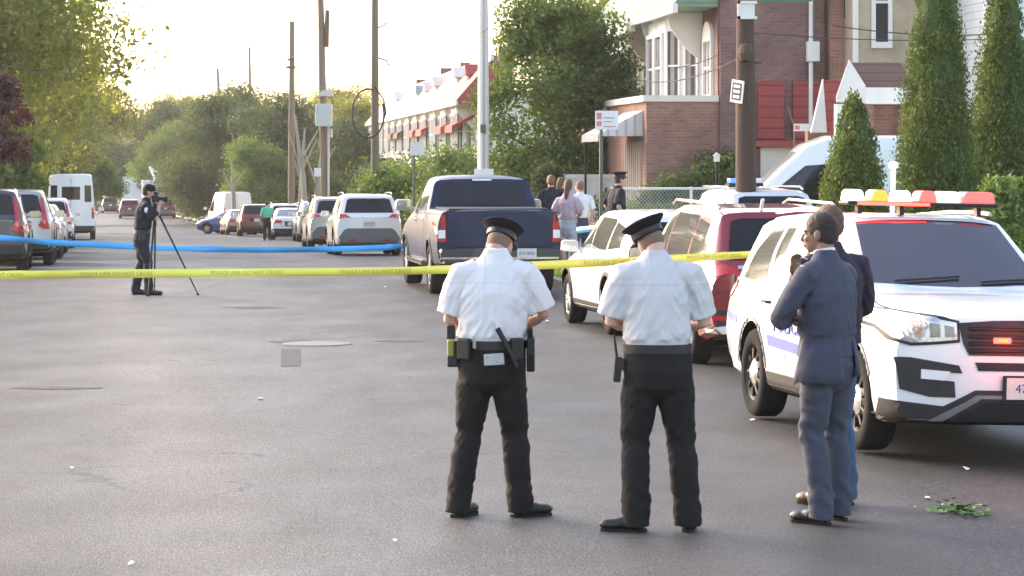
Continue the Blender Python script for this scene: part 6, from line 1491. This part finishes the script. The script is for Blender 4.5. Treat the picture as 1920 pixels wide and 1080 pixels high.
gear(h, 'pistol_grip', 'blackmetal', lambda m: m.box(-.015, .02, -.03, .012, -.01, .11, mat=RX(18, 'X')), .008)
gear(pa, 'belt_pouch', 'leather', lambda m: m.box(-.04, .04, -.025, .02, -.08, .055, mat=TR(.15, -.145, 1.05) @ RX(25, 'Z')), .012)
cl = gear(pa, 'folded_cloth', 'silverb', lambda m: m.box(-.062, .062, -.012, .008, -.036, .036, mat=TR(.015, -.172, .975) @ RX(-4, 'Y')), .006)
gear(pa, 'shoulder_patch', MT['badgecol'] if 'badgecol' in MT else M('shoulder_patch', (.35, .33, .2), .8, var=.4, scale=60), lambda m: m.ell((0, 0, 0), (.006, .030, .040), 12, 8, mat=TR(.302, -.01, 1.395) @ RX(-18, 'Y')), 0, True)
gear(pa, 'face_mask_strap', 'capcloth', lambda m: m.ell((0, .070, -.05), (.066, .058, .058), 14, 10, mat=HA), 0, True)
t = thing('notepad', 'small notepad held by the officer with the yellow stun gun', 'notepad', pa.location, pa.rotation_euler.z)
m = MB(); m.box(-.05, .05, -.07, .07, -.006, .006, mat=TR(.01, .345, 1.165) @ RX(28, 'X')); m.build('pad', 'paper', t)
m = MB(); m.tube([(-.01, .30, 1.19), (.04, .33, 1.27)], .004, 6); m.build('pen', 'blackmetal', t)
# ---- second officer
JB = J_stand(pelvis=(0, 0, .97), chest=(-.01, .02, 1.37), neck=(-.015, .045, 1.615), head=(-.03, .12, 1.68), hrot=(R(-34), R(-10), R(20)), waist=1.085,
    shL=(-.205, 0, 1.53), shR=(.200, .0, 1.53), elL=(-.275, .04, 1.225), elR=(.275, .05, 1.22), wrL=(-.12, .27, 1.19), wrR=(.12, .27, 1.18), hdL=(.8, .5, .2), hdR=(-.8, .5, .2), hnL=(0, .3, -1), hnR=(0, .2, 1),
    knL=(-.135, .04, .53), knR=(.135, .03, .53), anL=(-.13, -.01, .10), anR=(.175, .0, .10), toeL=(-.36, .02, .03), toeR=(.20, .17, .03), curl=.6)
fb = dict(skin='skin3', top='shirt_w2', legs='trs_b', belt=1, cap=1, ww=.200, sw=.98, lw=1.08, seed=11, capx=16, capy=-8, badge=1, pleats=1, capk=1.04, collar=.04)
pb, HB = person('officer in greyish white shirt with tilted black cap and radio on the left hip', on_ground(1234, 16.95), R(2), JB, fb, vox=.0062)
hb = MB(); hb.ell((0, -.022, .022), (.0775, .095, .085), 18, 12, mat=HB); remeshed('hair', hb, .007, 'hair_s', pb, 1)
hb = MB(); hb.ell((0, -.022, .022), (.0765, .098, .085), 18, 12, mat=HA); remeshed('hair', hb, .007, 'hair_s', pa, 1)
r_ = gear(pb, 'radio', 'blackmetal', lambda m: m.box(-.022, .022, -.03, .03, -.15, .0, mat=TR(-.235, -.03, 1.03) @ RX(5, 'Y')), .008)
gear(r_, 'antenna', 'blackmetal', lambda m: m.tube([(-.245, -.03, 1.02), (-.262, -.03, 1.16)], [.009, .006], 8), 0)
gear(r_, 'belt_clip', 'leather', lambda m: m.box(-.03, .01, -.035, .035, -.05, .02, mat=TR(-.21, -.03, 1.0)), .006)
gear(pb, 'face_mask_strap', 'capcloth', lambda m: m.ell((0, .070, -.05), (.066, .058, .058), 14, 10, mat=HB), 0, True)
t = thing('notepad', 'notepad held in front of the officer in the pale shirt', 'notepad', pb.location, pb.rotation_euler.z)
m = MB(); m.box(-.05, .05, -.07, .07, -.006, .006, mat=TR(.0, .345, 1.205) @ RX(28, 'X')); m.build('pad', 'paper', t)
m = MB(); m.tube([(-.01, .30, 1.23), (.04, .33, 1.31)], .004, 6); m.build('pen', 'blackmetal', t)
# ---- man in the suit
JC = J_stand(pelvis=(0, 0, .98), chest=(0, -.01, 1.37), neck=(0, .01, 1.60), head=(.0, .055, 1.735), hrot=(R(-4), 0, R(22)), waist=1.09, hem=1.00,
    shL=(-.205, 0, 1.515), shR=(.205, .0, 1.515), elL=(-.285, .13, 1.235), elR=(.20, .22, 1.26), wrL=(-.04, .27, 1.245), wrR=(.03, .235, 1.475), hdL=(1, .25, .05), hdR=(-.25, .1, 1), hnL=(0, 1, .1), hnR=(.2, 1, 0),
    knL=(-.105, .03, .54), knR=(.125, .03, .54), anL=(-.10, -.03, .10), anR=(.15, .02, .10), toeL=(-.11, .17, .03), toeR=(.19, .2, .03), curl=.5)
fc = dict(skin='skin2', top='suit', topname='jacket', legs='suit_t', sleeve='long', ww=.185, sw=1.0, lw=.98, flare=.004, hair='hair_d', seed=21)
pc_, HC = person('man in a blue grey suit with folded arms standing beside the police car', on_ground(1550, 17.35), R(48), JC, fc, vox=.0062)
gear(pc_, 'shirt_collar', 'whitecl', lambda m: m.tube([(0, .01, 1.60), (0, .02, 1.645)], [.072, .066], 20), 0, True)
# jacket tails: two flaps with a vent behind, pushed out
for s_, a in ((-1, -.02), (1, .03)):
    def tail(m, s_=s_):
        n = 10; vs = []; fs = []
        for i in range(n+1):
            ang = R(lerp(-72 if s_ > 0 else -106, 18 if s_ > 0 else -205, i/n)); 
            for z, k in ((1.10, 1.08), (1.01, 1.16), (.93, 1.25), (.85 if s_ < 0 else .88, 1.36 if s_ < 0 else 1.27)):
                w_ = 1+.025*math.sin(i*2.1+z*20); vs.append((.185*k*w_*math.cos(ang), .145*k*w_*math.sin(ang), z+.012*math.sin(i*1.7)))
        for i in range(n):
            for j in range(3): fs.append((i*4+j, (i+1)*4+j, (i+1)*4+j+1, i*4+j+1))
        m.add(vs, fs)
    o = gear(pc_, 'jacket_tail', 'suit', tail, 0, R(60)); sm = o.modifiers.new('s', 'SOLIDIFY'); sm.thickness = .008; baked(o)
# ---- man in jeans behind him
JD = J_stand(pelvis=(0, 0, .98), chest=(0, 0, 1.40), neck=(0, .02, 1.63), head=(0, .05, 1.765), hrot=(R(-4), 0, R(14)), waist=1.08, shL=(-.205, 0, 1.535), shR=(.215, 0, 1.535), elL=(-.29, .02, 1.25), elR=(.29, .02, 1.25), wrL=(-.14, .24, 1.18), wrR=(.12, .26, 1.20), hdL=(.8, .4, 0), hdR=(-.8, .4, 0), hnL=(0, 1, 0), hnR=(0, 1, 0), hem=1.02,
    knL=(-.09, .02, .54), knR=(.09, .02, .54), anL=(-.09, -.02, .10), anR=(.10, -.02, .10), toeL=(-.12, .16, .03), toeR=(.14, .17, .03))
fd = dict(skin='skin', top='plum', legs='jeans', sleeve='long', ww=.165, sw=1.0, lw=.90, hair='hair_b', shoe='shoe_br', seed=31)
person('man in dark shirt and blue jeans mostly hidden behind the man in the suit', on_ground(1560, 18.25), R(32), JD, fd, vox=.007)
# ---- photographer with tripod
PE = on_ground(268, 46.4)
JE = J_stand(chest=(0, .02, 1.35), neck=(0, .05, 1.53), head=(0, .10, 1.655), hrot=(R(-6), 0, 0), shL=(-.18, .04, 1.44), shR=(.18, .04, 1.44), elL=(-.20, .22, 1.22), elR=(.2, .22, 1.22), wrL=(-.06, .26, 1.46), wrR=(.06, .26, 1.46), hdL=(.1, .5, .8), hdR=(-.1, .5, .8), hnL=(-1, 0, .2), hnR=(1, 0, .2),
    anL=(-.12, -.12, .1), anR=(.12, .10, .1), knL=(-.11, -.02, .52), knR=(.12, .08, .52), toeL=(-.10, .06, .03), toeR=(.12, .30, .03), waist=1.03, pelvis=(0, -.02, .94))
fe = dict(skin='skin', top='navyshirt', legs='navyshirt', belt=1, ww=.18, sw=.93, lw=.95, hair='hair_d', seed=41)
pe, HE = person('police photographer in dark uniform bending to a camera on a tripod', PE, R(-84), JE, fe, vox=.010)
gear(pe, 'cap', 'capcloth', lambda m: (m.lathe([(.088, .02), (.088, .07), (.07, .115), (0, .125)], 20, mat=HE, sy=1.12), m.box(-.06, .06, .08, .16, .035, .043, mat=HE)), 0, R(40))
gear(pe, 'shoulder_patch', 'whitecl', lambda m: m.ell((.255, .06, 1.37), (.012, .035, .045), 12, 8), 0, True)
gear(pe, 'radio', 'blackmetal', lambda m: m.box(.17, .22, -.05, .05, .88, 1.05), .01)
t = thing('camera_tripod', 'dark camera tripod with long splayed legs in front of the photographer', 'tripod', on_ground(291, 46.4))
m = MB(); m.tube([(0, 0, 1.1), (0, 0, 1.47)], .022, 8); m.box(-.04, .04, -.04, .04, 1.44, 1.48); m.build('centre_column', 'blackmetal', t)
for dx, dy in ((.70, -.12), (-.08, .55), (-.05, -.5)):
    m = MB(); m.tube([(0, 0, 1.42), (dx*.5, dy*.5, .72), (dx, dy, .02)], [.019, .015, .010], 8); l = m.build('leg', 'blackmetal', t)
    m = MB(); m.lathe([(0, 0), (.02, 0), (.02, .03), (0, .03)], 8, mat=TR(dx, dy, 0)); m.build('foot', 'rubber', l)
t2 = thing('camera', 'black camera mounted on the photographer\'s tripod', 'camera', on_ground(291, 46.4))
m = MB(); m.box(-.05, .06, -.075, .075, 1.485, 1.60); m.build('camera_body', 'blackmetal', t2, bevel=.012)
m = MB(); m.lathe([(.042, .06), (.045, .16), (.05, .17), (.05, .20), (.035, .20), (0, .18)], 18, 'X', mat=TR(0, 0, 1.54)); m.build('lens', 'blackmetal', t2, smooth=R(40))
m = MB(); m.box(-.02, .05, -.03, .03, 1.602, 1.66); m.build('flash_unit', 'plastic', t2, bevel=.01)
# ---- officer at the sign post, bystanders
JF = J_stand(elR=(.30, -.08, 1.22), wrR=(.20, .06, 1.03), elL=(-.30, -.08, 1.22), wrL=(-.2, .06, 1.03), hdR=(-.5, .6, -.3), hdL=(.5, .6, -.3), head=(0, .07, 1.69))
ff = dict(skin='skin3', top='navyshirt', legs='navyshirt', belt=1, cap=1, ww=.18, sw=.98, seed=51, hair='hair_d', capx=0)
pf_, HF = person('police officer in navy uniform with cap standing by the parking sign', (PX(1156, 50.5), 50.5, .13), R(-70), JF, ff, vox=.010)
gear(pf_, 'shoulder_patch', 'whitecl', lambda m: (m.ell((-.262, -.02, 1.385), (.012, .035, .04), 12, 8), m.ell((.262, -.02, 1.385), (.012, .035, .04), 12, 8)), 0, True)
JG = J_stand(elL=(-.24, .0, 1.22), wrL=(-.10, .22, 1.15), elR=(.26, .03, 1.2), wrR=(.1, .22, 1.12), anL=(-.07, 0, .1), anR=(.1, 0, .1), toeL=(-.08, .15, .03), toeR=(.12, .15, .03), knL=(-.09, .01, .5), knR=(.1, .01, .5), shL=(-.17, 0, 1.45), shR=(.17, 0, 1.45))
person('woman with long brown hair in pink top and grey shorts seen from behind', (PX(1064, 50), 50, .13), R(-20), JG, dict(skin='skin3', top='pink', legs='greycl', shorts=1, ww=.17, sw=.85, hair='hair_b', long=1, seed=61, shoe='whitecl'), vox=.010)[0].scale = (.93,)*3
person('bystander in white shirt standing between the woman and the sign post', (PX(1089, 54), 54, .13), R(30), J_stand(), dict(skin='skin3', top='whitecl', legs='suit_t', ww=.165, sw=.85, hair='hair_s', seed=62), vox=.011)[0].scale = (.9,)*3
person('auburn haired bystander with short hair beside the pickup cab', (PX(1034, 54), 54, .13), R(10), J_stand(), dict(skin='skin', top='navyshirt', legs='jeans', ww=.17, sw=.9, hair='orangehair', seed=63), vox=.011)[0].scale = (.96,)*3
person('long haired bystander in dark shirt half hidden behind the pickup', (PX(1050, 56), 56, .13), R(-30), J_stand(), dict(skin='skin3', top='navyshirt', legs='jeans', ww=.17, sw=.85, hair='hair_b', long=1, seed=64), vox=.011)[0].scale = (.93,)*3
person('person in mint green top and black trousers standing by the old white sedan', on_ground(501, 125), R(20), J_stand(), dict(skin='skin', top='mint', legs='trs_b', ww=.17, sw=.95, hair='hair_d', seed=65, shoe='whitecl'), vox=.013)[0].scale = (.93,)*3
person('person in white shirt walking beside the transformer pole', on_ground(581, 118), R(30), J_stand(), dict(skin='skin', top='whitecl', legs='greycl', ww=.17, sw=.95, hair='hair_d', seed=66), vox=.013)
person('person in grey clothes left of the white compact SUV', on_ground(594, 104), R(-20), J_stand(), dict(skin='skin', top='greycl', legs='greycl', ww=.17, sw=.95, hair='hair_b', seed=67), vox=.013)[0].scale = (.95,)*3
# ================================================================== TAPES
MT['tape_y'] = M('yellow_tape', (.84, .79, .12), .45, var=.1, scale=3, emis=None)
MT['tape_b'] = M('blue_tape', (.06, .38, .78), .35, var=.15, scale=3)
MT['tape_ink'] = M('tape_print', (.42, .37, .08), .6)
def tape(name, label, pts, h, mat, text=None, tilt=.25):
    # smooth curve through pts
    P = [Vector(p) for p in pts]; out = []
    for i in range(len(P)-1):
        p0, p1, p2, p3 = P[max(0, i-1)], P[i], P[i+1], P[min(len(P)-1, i+2)]
        for k in range(14):
            f = k/14; out.append(.5*((2*p1)+(p2-p0)*f+(2*p0-5*p1+4*p2-p3)*f*f+(3*p1-p0-3*p2+p3)*f**3))
    out.append(P[-1]); t = thing(name, label, 'tape', (0, 0, 0))
    vs = []; fs = []; n = len(out)
    for i, p in enumerate(out):
        a = .5*math.sin(i*.21)+.3*math.sin(i*.5+1); oy = math.sin(a)*h*tilt; dz = h/2*(1-.12*abs(math.sin(a*2)))
        vs += [p+Vector((0, oy, dz)), p+Vector((0, -oy*.3, 0)), p+Vector((0, -oy, -dz))]
    for i in range(n-1): fs += [(i*3, i*3+1, i*3+4, i*3+3), (i*3+1, i*3+2, i*3+5, i*3+4)]
    m = MB(); m.add(vs, fs); o = m.build('ribbon', mat, t, smooth=True)
    s = o.modifiers.new('s', 'SOLIDIFY'); s.thickness = .0015; s.offset = 1; baked(o)
    if text:
        L = [0]
        for a, b in zip(out, out[1:]): L.append(L[-1]+(b-a).length)
        def pos(s_):
            for i in range(n-1):
                if L[i+1] >= s_: f = (s_-L[i])/max(1e-6, L[i+1]-L[i]); return out[i].lerp(out[i+1], f), (out[i+1]-out[i]).normalized()
            return out[-1], (out[-1]-out[-2]).normalized()
        s_ = .6
        while s_ < L[-1]-.6:
            p, d = pos(s_); a = math.atan2(d.z, math.hypot(d.x, d.y)); b = math.atan2(d.y, d.x)
            T = Matrix.Translation(p+Vector((0, -.016, 0))) @ Matrix.Rotation(b, 4, 'Z') @ Matrix.Rotation(-a, 4, 'Y') @ Matrix.Rotation(R(90), 4, 'X')
            text_obj('tape_lettering', text, h*.62, 'tape_ink', T, t, depth=.0005); s_ += 1.15
    return t
q = lambda px, py, D: (PX(px, D), D, PZ(py, D))
tape('yellow_tape', 'yellow police tape stretched across the road behind the two officers', [q(-150, 516, 25.6), q(0, 515.5, 25.6), q(250, 513, 25.6), q(500, 511, 25.7), q(755, 508, 25.8), q(1000, 498, 26.2), q(1190, 489, 26.6), q(1300, 483, 27), q(1415, 477, 27.4), q(1520, 470, 27.8)], .078, 'tape_y', 'POLICE LINE DO NOT CROSS')
tape('blue_tape', 'blue tape running across the street behind the photographer', [q(-120, 440, 53.5), q(0, 446, 53.5), q(120, 456, 53.5), q(380, 467, 53.6), q(560, 468, 53.8), q(700, 465, 54), q(760, 461, 54), q(900, 452, 54), q(1040, 437, 53), q(1060, 434, 52), q(1127, 427, 50.06)], .115, 'tape_b', tilt=.4)
bpy.context.view_layer.update()
# ================================================================== HAZE: pale evening air
mb = MB(); mb.box(-420, 420, -70, 980, -13, 60)
hz = mb.build('haze', []); hz['kind'] = 'stuff'
m = bpy.data.materials.new('haze_air'); m.use_nodes = True; n_ = m.node_tree; n_.nodes.clear()
ho = n_.nodes.new('ShaderNodeOutputMaterial'); pv = n_.nodes.new('ShaderNodeVolumePrincipled')
pv.inputs['Color'].default_value = (1, .96, .9, 1); pv.inputs['Density'].default_value = .00022; pv.inputs['Anisotropy'].default_value = .3
n_.links.new(pv.outputs[0], ho.inputs['Volume']); hz.data.materials.clear(); hz.data.materials.append(m)
